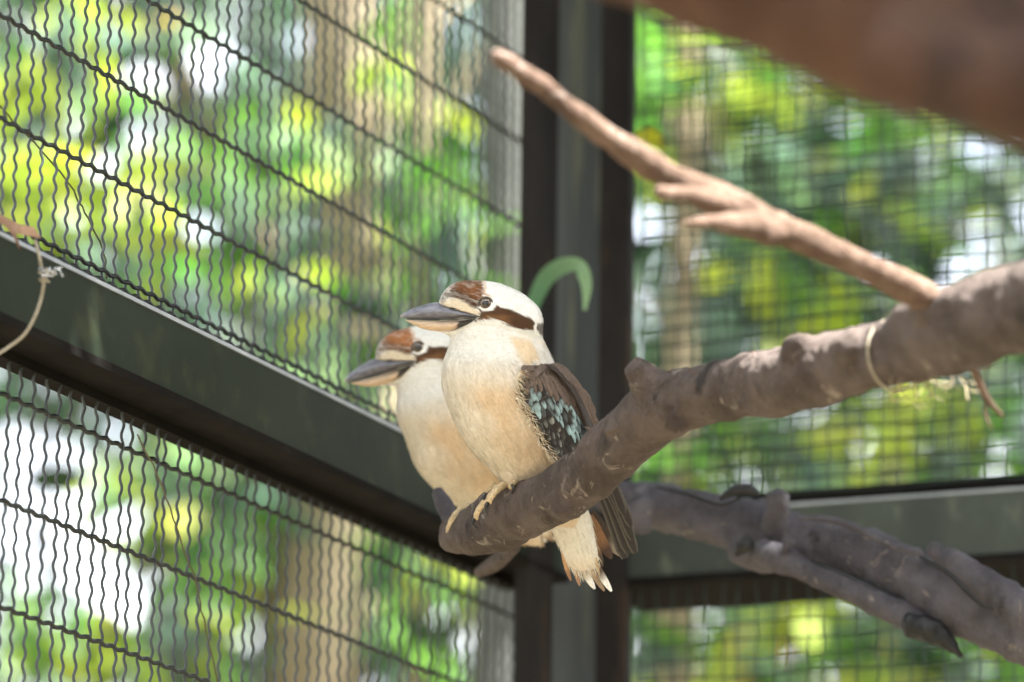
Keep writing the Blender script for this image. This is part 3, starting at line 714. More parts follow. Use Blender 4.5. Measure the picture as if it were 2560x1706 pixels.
        for rI in range(rows):
            v = 1.0 - rI / (rows - 1) * 1.0
            ncol = 12
            for cI in range(ncol):
                c0 = (cI + .5 * (rI % 2)) / (ncol - .5) * 1.12
                a = wing_pt(c0, max(0, v - .11)); b = wing_pt(c0 * .95 + .06, min(1.0, v + .055) )
                a3 = a.copy(); b3 = b.copy()
                L = np.hypot(*(b3 - a3)[:2])
                if L < 8: continue
                j = rnd.uniform(-3, 3)
                ww = rnd.uniform(8.5, 11.5) if v > .3 else 9.5
                V, F, UVs = leaf_feather(a3[:2] + (j, 0), b3[:2] + (j + rnd.uniform(-4, 4), rnd.uniform(-6, 6)), ww, (a3[2] + 1.5, b3[2] + 5.5 + rnd.uniform(0, 2)), tipround=.62)
                V = np.array(V); cx, cy = (a3[:2] * .3 + b3[:2] * .7)
                brown = np.array([.15, .108, .085]); dark = np.array([.038, .03, .025]); blue = np.array([.38, .52, .52])
                # blue zone: a diagonal band; scapulars brown above and behind it
                bd = polysd(np.array([cx]), np.array([cy]), [(1325, 965), (1352, 985), (1390, 1005), (1430, 1035), (1462, 1075), (1482, 1120), (1440, 1110), (1400, 1065), (1370, 1030), (1345, 1040), (1322, 1000)])[0]
                sc_ = polysd(np.array([cx]), np.array([cy]), [(1300, 905), (1395, 905), (1470, 985), (1505, 1090), (1520, 1200), (1480, 1120), (1455, 1060), (1420, 1022), (1380, 992), (1345, 975), (1310, 985)])[0]
                t, jj = UVs[:, 0], UVs[:, 1]
                nz = vnoise(V * np.array([.09, .09, .05]), 1, 5)
                if bd < 5 and sc_ > -4:
                    k = np.clip(sstep(t + .25 * np.abs(jj) * 0 + .28 * nz, .45, .68) * (1 if bd < 1 else .75), 0, 1)[:, None]
                    k = k * rnd.choice([.95, .95, .8, .55, .15]); C = dark * (1 - k) + blue * (1 + .35 * nz[:, None]) * k
                elif sc_ < 0:
                    C = np.tile(brown * rnd.uniform(.92, 1.08), (len(V), 1)); k = (sstep(t, .86, 1.0) * .18)[:, None]; C = C * (1 - k) + np.array([.27, .21, .17]) * k
                else:
                    C = np.tile(dark * rnd.uniform(.7, 1.3), (len(V), 1)); k = (sstep(t + .12 * nz, .82, .97) * rnd.choice([.5, .85, .2]))[:, None]
                    C = C * (1 - k) + np.array([.36, .36, .31]) * k
                shaft = (1 - .18 * (np.abs(jj) < .1))[:, None]
                mesh('feather', TW(V), F, M_wingf, wing, colors=np.clip(C * shaft, .004, .9))
        # long flight feathers below the perch
        for i, (x0, y0, x1, y1, ww, Wf) in enumerate([(1462, 1130, 1563, 1397, 17, -12), (1470, 1130, 1572, 1385, 15, -8), (1474, 1128, 1590, 1384, 13, -4), (1478, 1126, 1582, 1350, 12, 1), (1482, 1122, 1578, 1316, 12, 6), (1484, 1115, 1560, 1285, 12, 10)]):
            V, F, UVs = leaf_feather((x0, y0), (x1, y1), ww, (Wf + 15, Wf), bend=-5, tipround=.88, nseg=12)
            V = np.array(V); t, jj = UVs[:, 0], UVs[:, 1]
            C = np.tile(np.array([.032, .028, .025]), (len(V), 1)); k = (sstep(np.abs(jj), .6, 1) * .3)[:, None]; C = C * (1 - k) + np.array([.30, .27, .23]) * k
            mesh('feather', TT(V), F, M_wingf, wing, colors=C)
    # tail: pale undertail coverts over barred tail feathers
    Tb, Fb = ell_loft([(1330, 1235, 1440, 1250, 34, -40), (1352, 1275, 1462, 1262, 34, -42), (1372, 1314, 1476, 1290, 30, -46), (1390, 1350, 1486, 1335, 26, -50), (1408, 1390, 1493, 1375, 20, -54), (1424, 1416, 1496, 1404, 12, -58), (1444, 1432, 1486, 1426, 5, -60)], 22)
    Tb = np.array(Tb); nb = vnoise(Tb * np.array([.12, .03, .1]), 1, 4)[:, None]
    cb = np.array([.72, .69, .62]) * (1 + .06 * nb); tipo = (sstep(Tb[:, 1], 1385, 1430) * .35)[:, None]; cb = cb * (1 - tipo) + np.array([.6, .4, .24]) * tipo
    tail = mesh('tail', TT(Tb), Fb, M_feather, root, colors=cb)
    for (x0, y0, x1, y1, ww, Wf, c, c2) in [
        (1440, 1380, 1488, 1476, 9, -58, (.5, .42, .33), (.85, .84, .82)), (1452, 1370, 1512, 1481, 8, -60, (.45, .33, .22), (.3, .22, .15)),
        (1470, 1370, 1530, 1482, 9, -56, (.12, .08, .06), (.88, .87, .85)), (1405, 1360, 1428, 1455, 6, -60, (.55, .33, .18), (.35, .2, .12)),
        (1430, 1370, 1450, 1468, 6, -62, (.6, .42, .28), (.4, .25, .16)), (1468, 1300, 1506, 1420, 13, -60, (.22, .12, .06), (.10, .07, .05)),
        (1476, 1290, 1530, 1400, 14, -66, (.26, .14, .07), (.08, .05, .04)), (1480, 1280, 1552, 1392, 15, -70, (.07, .05, .04), (.26, .22, .18)), (1470, 1290, 1500, 1440, 4, -48, (.62, .5, .34), (.5, .36, .2))]:
        V, F, UVs = leaf_feather((x0, y0), (x1, y1), ww, (Wf, Wf - 4), bend=3, tipround=.6, nseg=9)
        V = np.array(V); k = sstep(UVs[:, 0], .62, .74)[:, None]
        mesh('tail_feather', TT(V), F, M_wingf, tail, colors=np.array(c) * (1 - k) + np.array(c2) * k)
    # wispy vent feathers on the undertail
    wv, wf, wc_ = [], [], []
    r2 = random.Random(5)
    for i in range(260):
        t = r2.random(); q = Tb[r2.randrange(len(Tb))]; q = q + np.array([0, 0, 0.])
        L = r2.uniform(14, 34); dx, dy = .36 + r2.gauss(0, .12), .93; o_ = len(wv)
        wv += [q + (-1.2, 0, 1), q + (1.2, 0, 1), q + (dx * L * .6 + .9, dy * L * .6, 3), q + (dx * L, dy * L, 2.5)]
        wf += [[o_, o_ + 1, o_ + 2], [o_, o_ + 2, o_ + 3]]; kk = r2.uniform(.85, 1.1); wc_ += [(.74 * kk, .7 * kk, .62 * kk)] * 4
    o = mesh('undertail_plumes', TT(np.array(wv)), wf, M_feather, tail, colors=np.clip(np.array(wc_), 0, .88), smooth=False); o['kind'] = 'stuff'
    # pale flank plumes fringing the front edge of the wing
    fv, ff_, fc = [], [], []
    r4 = random.Random(11)
    for i in range(380):
        v = r4.uniform(.06, .86); p = wing_pt(r4.uniform(-.10, .05), v); p[2] += r4.uniform(2, 9)
        L = r4.uniform(10, 27); a = r4.gauss(.75, .28); dx, dy = math.cos(a), math.sin(a); w_ = r4.uniform(.6, 1.5); o_ = len(fv)
        fv += [p + (-dy * w_, dx * w_, 0), p + (dy * w_, -dx * w_, 0), p + (dx * L * .6 + dy * w_ * .6, dy * L * .6 - dx * w_ * .6, 4), p + (dx * L, dy * L, 3)]
        ff_ += [[o_, o_ + 1, o_ + 2], [o_, o_ + 2, o_ + 3]]; q = r4.random()
        fc += [(.74, .66, .52) if q < .68 else ((.60, .44, .28) if q < .93 else (.14, .10, .075))] * 4
    o = mesh('flank_plumes', TW(np.array(fv)), ff_, M_feather, root, colors=np.array(fc), smooth=False); o['kind'] = 'stuff'
    # thigh tuft
    Vt, Ft = ell_loft([(1240, 1172, 1340, 1160, 60, 8), (1250, 1192, 1325, 1184, 46, 18), (1262, 1208, 1306, 1204, 26, 28), (1270, 1218, 1296, 1216, 12, 32)], 16)
    Vt = np.array(Vt); mesh('thigh', TW(Vt), Ft, M_feather, root, colors=np.tile(np.array([.64, .55, .42]), (len(Vt), 1)))
    # feet: toes given in photo pixels and true depth
    ft = None
    for ti, (pts, claw) in enumerate(toes):
        Q = crspline(np.array(pts, float), 5); P = np.array([at(q[0], q[1], q[2]) for q in Q]); R = np.array([q[3] * q[2] / FPX for q in Q])
        R = R * (1 + .09 * np.sin(np.arange(len(R)) * 2.1))
        V, F = tube(P, R, 10); V = np.array(V); cN = (1 + .16 * vnoise(V, 300, 3))[:, None]
        name = 'foot' if ft is None else 'toe'
        o = mesh(name, V, F, M_scale, root if ft is None else ft, colors=np.array([.60, .47, .29]) * cN)
        if ft is None: ft = o
        Q = crspline(np.array(claw, float), 5); P = np.array([at(q[0], q[1], q[2]) for q in Q]); R = np.array([q[3] * q[2] / FPX for q in Q])
        V, F = tube(P, R, 8); mesh('claw', V, F, M_dark, ft)
    return root
M_dark = noise_mat('black_horn', (.010, .010, .011), (.022, .020, .02), 80, .3, .1, spec=.5)
M_eye = attr_mat('wet_eye', rough=.03, spec=.9, var=.05, vscale=50)

def xf1(T): return T
def fold_back(T):                       # the rear bird's tail points away from the viewer
    T = T.copy(); e = np.maximum(0, T[:, 1] - 1240); T[:, 1] -= e * .62; T[:, 2] -= e * .85; T[:, 0] -= e * .1; return T
sc2, rot2 = .945, math.radians(8)
def xf2(T):
    T = T.copy(); T[:, 0] += 20 * np.exp(-((T[:, 1] - 985) / 75) ** 2) * sstep(-T[:, 0], -1290, -1130)
    x, y = T[:, 0] - 1255, T[:, 1] - 1204
    T[:, 0] = 1153 + 2 + sc2 * (x * math.cos(rot2) + y * math.sin(rot2)); T[:, 1] = 1274 + sc2 * (-x * math.sin(rot2) + y * math.cos(rot2)); T[:, 2] *= sc2
    return T
make_bird('nearer kookaburra in sharp focus, level bill, blue-flecked brown wing, standing upright on the branch', 6.2, xf1, 0,
    [([(1290, 1206, 6.20, 9), (1262, 1212, 6.185, 10), (1240, 1226, 6.17, 9.5), (1226, 1246, 6.165, 8), (1222, 1258, 6.167, 7)], [(1222, 1256, 6.167, 5.5), (1215, 1266, 6.16, 5), (1216, 1280, 6.165, 3.2), (1221, 1294, 6.175, .8)]),
     ([(1270, 1212, 6.21, 9), (1236, 1232, 6.20, 9), (1206, 1262, 6.195, 8), (1192, 1284, 6.195, 7), (1190, 1298, 6.2, 6)], [(1189, 1296, 6.2, 5), (1182, 1306, 6.195, 4.6), (1186, 1316, 6.2, 3.2), (1199, 1324, 6.205, .8)]),
     ([(1292, 1204, 6.185, 8), (1284, 1210, 6.17, 7), (1276, 1219, 6.16, 6)], [(1280, 1214, 6.16, 5), (1284, 1222, 6.15, 4.4), (1281, 1232, 6.15, 3), (1277, 1238, 6.155, .8)]),
     ([(1240, 1212, 6.215, 8), (1222, 1230, 6.21, 7), (1214, 1240, 6.2, 6)], [(1216, 1236, 6.2, 6), (1211, 1246, 6.195, 5), (1213, 1254, 6.195, 3), (1217, 1260, 6.2, .8)])])
make_bird('rear kookaburra with drooping bill and rufous crown, partly hidden behind the sharper bird', 6.5, xf2, math.radians(8),
    [([(1192, 1256, 6.42, 10), (1165, 1268, 6.35, 12), (1140, 1290, 6.31, 11), (1125, 1318, 6.31, 9), (1121, 1340, 6.32, 8)], [(1121, 1338, 6.32, 6), (1117, 1350, 6.32, 5), (1121, 1364, 6.33, 3), (1128, 1372, 6.335, .8)]),
     ([(1190, 1256, 6.42, 9), (1178, 1268, 6.35, 9), (1168, 1280, 6.30, 8)], [(1168, 1278, 6.3, 5), (1163, 1290, 6.29, 4), (1166, 1300, 6.285, 1)])], tailxf=fold_back, crown=(.40, .165, .065))

# ------------------------------------------------------------------ foliage beyond the mesh
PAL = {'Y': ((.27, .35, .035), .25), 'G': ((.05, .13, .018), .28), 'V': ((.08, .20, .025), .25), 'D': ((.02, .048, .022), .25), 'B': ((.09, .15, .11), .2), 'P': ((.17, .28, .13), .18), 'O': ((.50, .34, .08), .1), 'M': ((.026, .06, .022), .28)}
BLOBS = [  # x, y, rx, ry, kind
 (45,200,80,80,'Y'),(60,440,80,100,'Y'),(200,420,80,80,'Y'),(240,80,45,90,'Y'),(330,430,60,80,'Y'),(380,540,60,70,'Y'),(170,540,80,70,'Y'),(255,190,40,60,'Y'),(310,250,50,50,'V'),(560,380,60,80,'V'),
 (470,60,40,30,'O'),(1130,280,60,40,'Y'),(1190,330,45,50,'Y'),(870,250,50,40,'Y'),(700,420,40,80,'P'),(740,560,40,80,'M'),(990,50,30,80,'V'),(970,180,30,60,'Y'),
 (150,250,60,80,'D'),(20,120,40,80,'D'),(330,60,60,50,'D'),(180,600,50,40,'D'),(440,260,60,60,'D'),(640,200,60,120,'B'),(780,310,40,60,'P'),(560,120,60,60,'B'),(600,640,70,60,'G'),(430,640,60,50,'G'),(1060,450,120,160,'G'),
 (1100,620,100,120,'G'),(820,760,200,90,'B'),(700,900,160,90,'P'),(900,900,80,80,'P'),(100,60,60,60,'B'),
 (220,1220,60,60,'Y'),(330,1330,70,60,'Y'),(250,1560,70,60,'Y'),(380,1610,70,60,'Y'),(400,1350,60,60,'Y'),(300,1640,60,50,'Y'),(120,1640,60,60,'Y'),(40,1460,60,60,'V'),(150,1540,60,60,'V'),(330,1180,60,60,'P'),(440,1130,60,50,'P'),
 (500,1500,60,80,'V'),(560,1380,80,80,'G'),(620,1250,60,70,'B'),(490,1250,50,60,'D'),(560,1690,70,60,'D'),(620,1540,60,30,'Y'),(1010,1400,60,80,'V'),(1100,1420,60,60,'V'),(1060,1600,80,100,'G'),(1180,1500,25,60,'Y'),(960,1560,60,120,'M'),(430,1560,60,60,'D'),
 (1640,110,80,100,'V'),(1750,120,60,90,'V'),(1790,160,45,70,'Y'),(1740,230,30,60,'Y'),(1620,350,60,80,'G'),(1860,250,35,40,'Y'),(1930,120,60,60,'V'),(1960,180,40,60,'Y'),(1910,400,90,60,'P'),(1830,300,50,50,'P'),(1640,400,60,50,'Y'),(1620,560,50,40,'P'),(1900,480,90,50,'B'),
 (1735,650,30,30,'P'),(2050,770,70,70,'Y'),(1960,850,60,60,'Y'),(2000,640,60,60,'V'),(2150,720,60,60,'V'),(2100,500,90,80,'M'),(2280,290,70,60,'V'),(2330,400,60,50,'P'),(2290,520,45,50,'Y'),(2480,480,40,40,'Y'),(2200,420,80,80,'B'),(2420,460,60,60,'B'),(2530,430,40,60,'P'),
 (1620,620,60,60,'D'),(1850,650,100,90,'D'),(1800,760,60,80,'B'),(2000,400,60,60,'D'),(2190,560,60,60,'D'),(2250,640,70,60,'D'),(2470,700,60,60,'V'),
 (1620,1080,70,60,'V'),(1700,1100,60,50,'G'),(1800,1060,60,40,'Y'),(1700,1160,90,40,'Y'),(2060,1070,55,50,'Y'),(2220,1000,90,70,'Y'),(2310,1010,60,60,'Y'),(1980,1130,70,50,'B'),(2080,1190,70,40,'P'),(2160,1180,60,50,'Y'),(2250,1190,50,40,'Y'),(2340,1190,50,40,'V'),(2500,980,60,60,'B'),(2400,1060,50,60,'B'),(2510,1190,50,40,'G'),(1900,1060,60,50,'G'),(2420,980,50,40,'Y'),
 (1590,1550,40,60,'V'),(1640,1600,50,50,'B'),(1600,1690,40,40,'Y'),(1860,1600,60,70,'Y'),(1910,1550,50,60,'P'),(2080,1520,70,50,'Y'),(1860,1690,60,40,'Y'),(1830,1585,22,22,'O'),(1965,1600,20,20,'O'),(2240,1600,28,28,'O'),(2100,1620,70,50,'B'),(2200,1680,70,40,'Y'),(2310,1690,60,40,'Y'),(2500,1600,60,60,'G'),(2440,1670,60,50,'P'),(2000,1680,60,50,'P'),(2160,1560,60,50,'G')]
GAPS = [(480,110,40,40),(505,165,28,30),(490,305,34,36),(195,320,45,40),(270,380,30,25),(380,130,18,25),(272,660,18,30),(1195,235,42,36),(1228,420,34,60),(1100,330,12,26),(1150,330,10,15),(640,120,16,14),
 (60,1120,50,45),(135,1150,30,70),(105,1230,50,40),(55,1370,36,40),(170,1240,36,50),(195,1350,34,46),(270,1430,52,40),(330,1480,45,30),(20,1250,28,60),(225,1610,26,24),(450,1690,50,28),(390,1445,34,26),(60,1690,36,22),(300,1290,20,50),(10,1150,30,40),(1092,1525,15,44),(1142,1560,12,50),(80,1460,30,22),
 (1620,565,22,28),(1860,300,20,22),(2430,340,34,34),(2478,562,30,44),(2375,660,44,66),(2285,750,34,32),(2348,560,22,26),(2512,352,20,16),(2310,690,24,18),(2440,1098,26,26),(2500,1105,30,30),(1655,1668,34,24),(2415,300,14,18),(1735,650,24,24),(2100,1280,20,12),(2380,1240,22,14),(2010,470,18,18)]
for i in range(130):                   # small chinks of sky between the leaves
    gx, gy = random.uniform(-100, 2660), random.uniform(-100, 1800)
    if gx < 650 or gx > 1580: GAPS.append((gx, gy, random.uniform(-6, 12), random.uniform(-6, 14)))
GA = np.array(GAPS, float); BA = np.array([b[:4] for b in BLOBS], float); BK = [b[4] for b in BLOBS]
class Leaves:
    def __init__(s): s.V = []; s.C = []
def leaf_batch(P, size, col, aspect=.42):
    """P (n,3) positions, size (n,), col (n,3): folded 6-vertex leaves with random drooping attitude"""
    n = len(P)
    th = rng.uniform(0, 2 * math.pi, n); droop = rng.uniform(-.2, 1.1, n)
    d = np.stack([np.cos(th) * np.cos(droop), np.sin(th) * np.cos(droop), -np.sin(droop)], 1)
    r = rng.normal(size=(n, 3)); r[:, 2] += 1.2; sd_ = np.cross(d, r); sd_ /= np.linalg.norm(sd_, axis=1)[:, None]; up = np.cross(sd_, d)
    L = size[:, None]; Wd = L * aspect * rng.uniform(.8, 1.2, (n, 1)) * .5
    v = [P, P + d * L * .35 + sd_ * Wd + up * L * .06, P + d * L * .35 - sd_ * Wd + up * L * .06, P + d * L * .72 + sd_ * Wd * .8, P + d * L * .72 - sd_ * Wd * .8, P + d * L - up * L * .08]
    V = np.stack(v, 1).reshape(-1, 3); C = np.repeat(col, 6, axis=0)
    return V, C
LF = np.array([[0, 1, 2], [1, 3, 2], [2, 3, 4], [3, 5, 4]])
def leaf_mesh(name, V, C, parent, mat=None):
    n = len(V) // 6; F = (np.arange(n)[:, None, None] * 6 + LF[None]).reshape(-1, 3)
    return mesh(name, V, F.tolist(), mat or M_leaf, parent, colors=C)
def colour(kinds, n):
    out = np.zeros((n, 3))
    for i, k in enumerate(kinds):
        c, v = PAL[k]; out[i] = np.array(c) * (1 + rng.normal(0, v)) * (1 + rng.normal(0, .06, 3))
    return np.clip(out, .01, .7)
def gapmask(px, py, grow=1.0):
    m = np.zeros(len(px), bool)
    for gx, gy, rx, ry in GA: m |= ((px - gx) / (rx * grow + 22)) ** 2 + ((py - gy) / (ry * grow + 22)) ** 2 < 1
    return m
# plants: (pixel column, depth, width span px, kind of stem, label)
PLANTS = [
 (-250, 13.0, 'slim', 'yellow green leafy sapling at the far left beyond the mesh'),
 (120, 12.4, 'slim', 'bright yellow leaved sapling seen through the left part of the mesh'),
 (380, 13.2, 'slim', 'backlit green sapling with sky showing between its leaves, left of the olive trunk'),
 (620, 14.2, 'olive', 'tree with dark olive leaning trunk beyond the left mesh'),
 (880, 13.8, 'pale', 'tree with broad pale trunk beyond the left mesh, left of the birds'),
 (1130, 14.6, 'thin_pale', 'tree with thin pale trunk between the broad pale trunk and the corner post'),
 (1290, 12.9, 'grey', 'tree with rough grey trunk close beside the corner post'),
 (1720, 14.0, 'beige', 'tree with thin beige trunk just right of the corner post'),
 (1950, 13.0, 'slim', 'green leafy tree seen above the perch branch beyond the right mesh'),
 (2250, 13.6, 'dark', 'tree with dark slender stem behind the middle of the right mesh'),
 (2480, 12.6, 'slim', 'pale green leafy tree at the right edge beyond the mesh'),
 (2850, 13.2, 'slim', 'leafy tree beyond the mesh outside the right edge'),
]
pl_px = np.array([p[0] for p in PLANTS], float)
bag = [([], []) for _ in PLANTS]
def scatter(n, D0, D1, size, kinds_fn, x0=-500, x1=3050, y0=-420, y1=2150, grow=1.0):
    px = rng.uniform(x0, x1, n); py = rng.uniform(y0, y1, n); D = rng.uniform(D0, D1, n)
    k = ~gapmask(px, py, grow); px, py, D = px[k], py[k], D[k]
    kinds, keep = kinds_fn(px, py); keep &= ~((px > 760) & (px < 1000) & (py < 1000) & (rng.random(len(px)) < .5) & (D < 13)); px, py, D = px[keep], py[keep], D[keep]; kinds = [a for a, q in zip(kinds, keep) if q]
    P = CAM + (FWD + np.outer((px - 1280) / FPX, RGT) + np.outer((853 - py) / FPX, UPV)) * D[:, None]
    sz = rng.uniform(*size, len(P)); V, C = leaf_batch(P, sz, colour(kinds, len(P)))
    own = np.argmin(np.abs(px[:, None] + rng.normal(0, 60, (len(px), 1)) - pl_px[None]), 1)
    for i in range(len(PLANTS)):
        m = np.repeat(own == i, 6); bag[i][0].append(V[m]); bag[i][1].append(C[m])
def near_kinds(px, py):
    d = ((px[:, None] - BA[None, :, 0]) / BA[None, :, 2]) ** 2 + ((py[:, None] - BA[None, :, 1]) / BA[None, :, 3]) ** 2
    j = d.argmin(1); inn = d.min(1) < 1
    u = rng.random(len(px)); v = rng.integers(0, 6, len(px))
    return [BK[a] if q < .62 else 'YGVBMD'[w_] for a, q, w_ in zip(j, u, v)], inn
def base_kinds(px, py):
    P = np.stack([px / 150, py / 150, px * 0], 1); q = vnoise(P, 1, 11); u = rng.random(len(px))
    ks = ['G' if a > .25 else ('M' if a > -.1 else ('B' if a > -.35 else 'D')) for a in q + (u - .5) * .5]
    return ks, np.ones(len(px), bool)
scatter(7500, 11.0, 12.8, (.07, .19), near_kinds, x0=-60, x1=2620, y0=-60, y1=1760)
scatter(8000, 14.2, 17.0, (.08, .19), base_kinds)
TR = {'olive': ([(380, -400), (430, 120), (560, 420), (650, 640), (690, 1300), (720, 2300)], [38, 38, 42, 50, 58, 66], M_trunkO, 12.4),
      'pale': ([(820, -500), (850, 100), (885, 500), (905, 800), (830, 1300), (800, 1700), (790, 2300)], [88, 92, 96, 100, 108, 115, 130], M_trunkP, 12.4),
      'grey': ([(1270, -500), (1262, 100), (1262, 500), (1262, 900), (1250, 1500), (1240, 2300)], [62, 62, 64, 66, 72, 80], M_trunkG, 11.2),
      'thin_pale': ([(1075, -400), (1062, 200), (1050, 800), (1040, 1500), (1050, 2300)], [26, 28, 30, 32, 36], M_trunkP, 11.6),
      'brown': ([(600, -400), (640, 300), (660, 900), (650, 1500), (640, 2300)], [44, 48, 54, 60, 70], M_trunkO, 11.9),
      'beige': ([(1725, -400), (1715, 200), (1708, 700), (1690, 1300), (1700, 2300)], [26, 30, 36, 42, 50], M_trunkP, 11.5),
      'dark': ([(2300, -300), (2270, 450), (2260, 700), (2240, 1100), (2250, 2300)], [14, 20, 24, 26, 32], M_trunkO, 13.6),
      'slim': None}
def to_ground(P, R, last_r=1.25):
    b = P[-1].copy(); b2 = b.copy(); b2[2] = -.05; return np.vstack([P, (b + b2) / 2, b2]), np.append(R, [R[-1] * 1.1, R[-1] * last_r])
for (cx, D, kind, label), (Vs, Cs) in zip(PLANTS, bag):
    if kind == 'slim':
        path = [(cx + 60, -300), (cx + 25, 400), (cx - 20, 1100), (cx, 2200)]; rad = [4, 7, 9, 12]; mt = M_trunkO; Dd = D + 2.4
    else: path, rad, mt, Dd = TR[kind]
    P = np.array([at(x, y, Dd) for x, y in path]); R = np.array(rad) * Dd / FPX
    Q = crspline(np.column_stack([P, R]), 5); P, R = to_ground(Q[:, :3], Q[:, 3])
    root = empty('tree', (P[-1][0], P[-1][1], 0), label, 'tree', 'trees beyond the mesh')
    tv, tf = tube(P, R, 14); tv = np.array(tv); tv[:-2] += (rng.normal(0, .004, (len(tv) - 2, 3)))
    limbs = [(tv, tf)]
    for k in range(6):
        i = rng.integers(2, max(3, len(Q) - 2)); a = P[i]; e = a + np.array([rng.uniform(-.5, .5), rng.uniform(-.3, .5), rng.uniform(.2, .7)])
        m_ = (a + e) / 2 + np.array([0, 0, -.06]); limbs.append(tube(crspline([a, m_, e], 4), np.linspace(R[i] * .3, .004, 9), 6))
    mesh('trunk', *join([(list(v), f) for v, f in limbs]), mt, root)
    if Vs: leaf_mesh('crown', np.vstack(Vs), np.vstack(Cs), root)
# distant wood behind
n = 9000
px = rng.uniform(-900, 3500, n); py = rng.uniform(-900, 2600, n); D = rng.uniform(21, 27, n)
k = ~gapmask(px, py, 1.0); px, py, D = px[k], py[k], D[k]
P = CAM + (FWD + np.outer((px - 1280) / FPX, RGT) + np.outer((853 - py) / FPX, UPV)) * D[:, None]
kk, _ = base_kinds(px, py); V, C = leaf_batch(P, rng.uniform(.16, .34, len(P)), colour([{'G': 'G', 'M': 'M', 'B': 'M', 'D': 'D'}[a] for a in kk], len(P)), .5)
n2 = 12000                             # the wood goes on to both sides of what the picture shows
px = rng.uniform(-5200, 7800, n2); py = rng.uniform(-2600, 4600, n2); D = rng.uniform(20, 26, n2)
k = (px < -850) | (px > 3450) | (py < -850) | (py > 2550); px, py, D = px[k], py[k], D[k]
P2 = CAM + (FWD + np.outer((px - 1280) / FPX, RGT) + np.outer((853 - py) / FPX, UPV)) * D[:, None]
V2, C2 = leaf_batch(P2, rng.uniform(.3, .65, len(P2)), colour(['G' if a < .5 else 'M' for a in rng.random(len(P2))], len(P2)), .5)
V, C = np.vstack([V, V2]), np.vstack([C, C2])
fw = leaf_mesh('distant_foliage', V, C, None); tag(fw, kind='stuff')
# unseen tree added above the aviary; its crown is shaped to shade birds and limb
zb = at(1280, 900, 6.2)[2]
n = 19000
q = np.stack([rng.uniform(-1.9, 1.5, n), rng.uniform(5.5, 9.0, n), np.full(n, zb)], 1)
keep = ~((q[:, 0] > .20) & (q[:, 1] < 6.0)); q = q[keep]  # opening in the crown lets sun onto the right of the perch
q[:, 0] += 0; P = q + SUN[None] * rng.uniform(1.9, 3.0, len(q))[:, None]
q2 = np.stack([rng.uniform(-.5, 1.4, 4500), rng.uniform(3.3, 4.7, 4500), np.full(4500, zb)], 1)  # further added leaves that shade the foreground limb
P = np.vstack([P, q2 + SUN[None] * rng.uniform(1.6, 2.6, 4500)[:, None]])
V, C = leaf_batch(P, rng.uniform(.09, .17, len(P)), colour(['G'] * len(P), len(P)), .5)
ct = empty('tree', (3.4, 9.5, 0), 'unseen tall tree added over the aviary so that its crown shades the birds', 'tree')
leaf_mesh('crown', V, C, ct)
top = P.mean(0)
tv = tube(crspline([(3.4, 9.5, 0), (3.2, 9.4, 2.5), (2.6, 9.0, 4.6), (1.2, 8.2, 5.6), (0, 7.4, top[2])], 6), np.linspace(.16, .03, 25), 12)
mesh('trunk', *tv, M_trunkO, ct)
# dense woodland all round the aviary, outside the picture
n = 17000
az = rng.uniform(math.radians(24), math.radians(336), n); rr = rng.uniform(9.5, 14, n); zz = rng.uniform(0, 17, n)
P = np.stack([np.sin(az) * rr, np.cos(az) * rr, zz], 1)
dv = P - np.array([.3, 5.6, 3.0]); P = P[(dv @ SUN) / np.linalg.norm(dv, axis=1) < math.cos(math.radians(15))]; n = len(P)
V, C = leaf_batch(P, rng.uniform(.45, .9, n), colour(['M'] * n, n), .5)
tag(leaf_mesh('surrounding_woodland', V, C, None), kind='stuff')


# ------------------------------------------------------------------ small things
def blade(pts, width, mat, label, cat, name, colors, thick=0):
    Q = crspline(np.array(pts, float), 6); P = np.array([at(a, b, c) for a, b, c in Q]); n = len(P)
    T = np.gradient(P, axis=0); T /= np.linalg.norm(T, axis=1)[:, None]
    V = []; C = []
    for i in range(n):
        t = i / (n - 1); s = np.cross(T[i], FWD * .8 + UPV * .3); s /= np.linalg.norm(s); nn = np.cross(s, T[i])
        wd = width * (math.sin(math.pi * min(.97, .12 + .88 * t)) ** .6)
        V += [P[i] - s * wd, P[i] + nn * wd * .25, P[i] + s * wd]
        C += [colors[0] * (1 - t) + colors[1] * t] * 3
    F = [[i * 3 + j, i * 3 + j + 1, (i + 1) * 3 + j + 1, (i + 1) * 3 + j] for i in range(n - 1) for j in (0, 1)]
    o = mesh(name, V, F, mat, colors=np.array(C)); tag(o, label, cat); return o
blade([(1322, 800, 7.1), (1340, 745, 7.08), (1368, 692, 7.05), (1410, 664, 7.03), (1448, 666, 7.0), (1466, 712, 6.98), (1462, 775, 6.97)], .0118, M_leaf,
      'arching green strap leaf in front of the dark corner post behind the near bird', 'leaf', 'strap_leaf', (np.array([.11, .28, .15]), np.array([.34, .52, .28])))
blade([(1590, 352, 7.5), (1625, 345, 7.5), (1665, 372, 7.5)], .014, M_leaf, 'small yellow leaf behind the thin bare branch near the corner post', 'leaf', 'yellow_leaf', (np.array([.5, .5, .03]),) * 2)
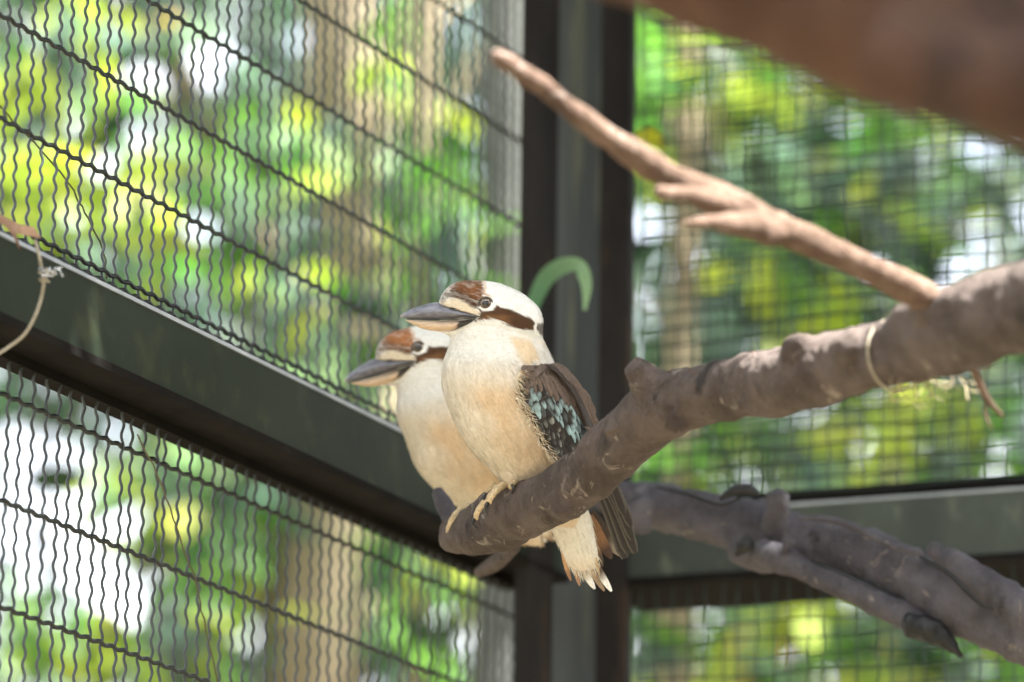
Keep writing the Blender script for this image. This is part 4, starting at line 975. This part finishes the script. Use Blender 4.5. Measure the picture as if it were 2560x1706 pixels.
# cord and tie wire on the left beam
P = np.array([at(*p) for p in crspline(np.array([(88, 600, 5.80), (98, 640, 5.79), (104, 672, 5.79), (110, 700, 5.79), (103, 745, 5.79), (88, 790, 5.785), (62, 835, 5.78), (30, 862, 5.78), (-20, 892, 5.77), (-120, 930, 5.76)], float), 6)])
tag(mesh('beige_cord', *tube(P, .0019, 8), M_cord), 'beige cord looping down over the left end of the green beam', 'cord')
P = np.array([at(*p) for p in crspline(np.array([(84, 600, 5.80), (90, 640, 5.785), (100, 668, 5.785)], float), 6)])
kn = []
r3 = random.Random(9)
for i in range(9):
    a = np.array([118 + r3.gauss(0, 8), 678 + r3.gauss(0, 6), 5.785]); b = a + np.array([r3.uniform(-14, 34), r3.uniform(-14, 12), r3.uniform(-.008, .004)]); c = a + np.array([r3.uniform(-5, 30), r3.uniform(-12, 12), r3.uniform(-.008, .002)])
    kn.append(tube(np.array([at(*p) for p in crspline([a, b, c], 4)]), .0011, 6))
tag(mesh('tie_wire', *join(kn), M_tie), 'shiny twisted tie wire knotted on the top edge of the left beam', 'wire tie')
kn = []
for i in range(8):
    a = np.array([112 + r3.gauss(0, 4), 690 + r3.gauss(0, 5), 5.783]); b = a + np.array([r3.uniform(-12, 14), r3.uniform(-16, 18), -.004]); c = a + np.array([r3.uniform(-14, 14), r3.uniform(-4, 14), 0])
    kn.append(tube(np.array([at(*p) for p in crspline([a, b, c], 4)]), .0014, 6))
tag(mesh('cord_knot', *join(kn), M_cord), 'frayed knot of beige cord below the shiny tie wire', 'knot')
# dry leaf caught at the beam
V = [at(x, y, d) for x, y, d in [(-30, 525, 5.80), (8, 540, 5.79), (50, 562, 5.78), (85, 568, 5.79), (102, 596, 5.80), (70, 590, 5.785), (40, 584, 5.775), (52, 626, 5.78), (44, 618, 5.785), (33, 590, 5.785), (12, 566, 5.79), (-25, 545, 5.795)]]
back = [v + FWD * .0012 for v in V]
F = [[0, 1, 10, 11], [1, 2, 9, 10], [2, 3, 5, 6], [3, 4, 5], [2, 6, 9], [6, 7, 8, 9]]
F = F + [[i + 12 for i in f[::-1]] for f in F]
tag(mesh('dry_leaf', V + back, F, M_dry), 'curled brown dry leaf caught above the left end of the beam', 'leaf')
# vines threaded through the left mesh
def vine(pts, r, label):
    P = []
    for x, y in pts:
        p = on_plane(x, y, K0 - nL * .056, nL); P.append(p)
    P = crspline(P, 5); P = P + rng.normal(0, .0008, P.shape)
    tag(mesh('dry_vine', *tube(P, r, 6), M_trunkO), label, 'vine')
vine([(-60, 190), (0, 265), (60, 330), (125, 402), (182, 475), (220, 550), (262, 640), (268, 700)], .0011, 'thin brown vine slanting through the upper left mesh to the beam')
vine([(345, 1090), (405, 1215), (450, 1350), (490, 1460), (515, 1580), (560, 1760)], .0011, 'thin brown vine slanting through the lower left mesh')
# dry strands hanging under the perch branch at right, and a twig
st_ = []
for i in range(24):
    a = np.array([2300 + r3.uniform(-70, 100), 940 + r3.uniform(-12, 8) - .15 * 0, 5.58 + r3.uniform(-.03, .03)])
    m = a + np.array([r3.uniform(-50, 30), r3.uniform(15, 50), r3.uniform(-.03, .03)]); e = m + np.array([r3.uniform(-50, 60), r3.uniform(-15, 45), r3.uniform(-.03, .03)])
    st_.append(tube(np.array([at(*p) for p in crspline([a, m, e], 4)]), .0006, 4))
tag(mesh('dry_grass_tuft', *join(st_), M_strand), 'tuft of dry strands hanging under the thick branch near the cord', 'dry grass')
P, R = ppath([(2425, 890, 5.5, 14), (2445, 950, 5.52, 11), (2470, 1000, 5.54, 8), (2505, 1040, 5.56, 5)]); P2, R2 = ppath([(2470, 1000, 5.54, 6), (2462, 1030, 5.54, 4), (2480, 1075, 5.54, 2)])
tag(mesh('hanging_twig', *join([tube(P, R, 8), tube(P2, R2, 6)]), M_barkD), 'short forked twig hanging below the thick branch at right', 'twig')
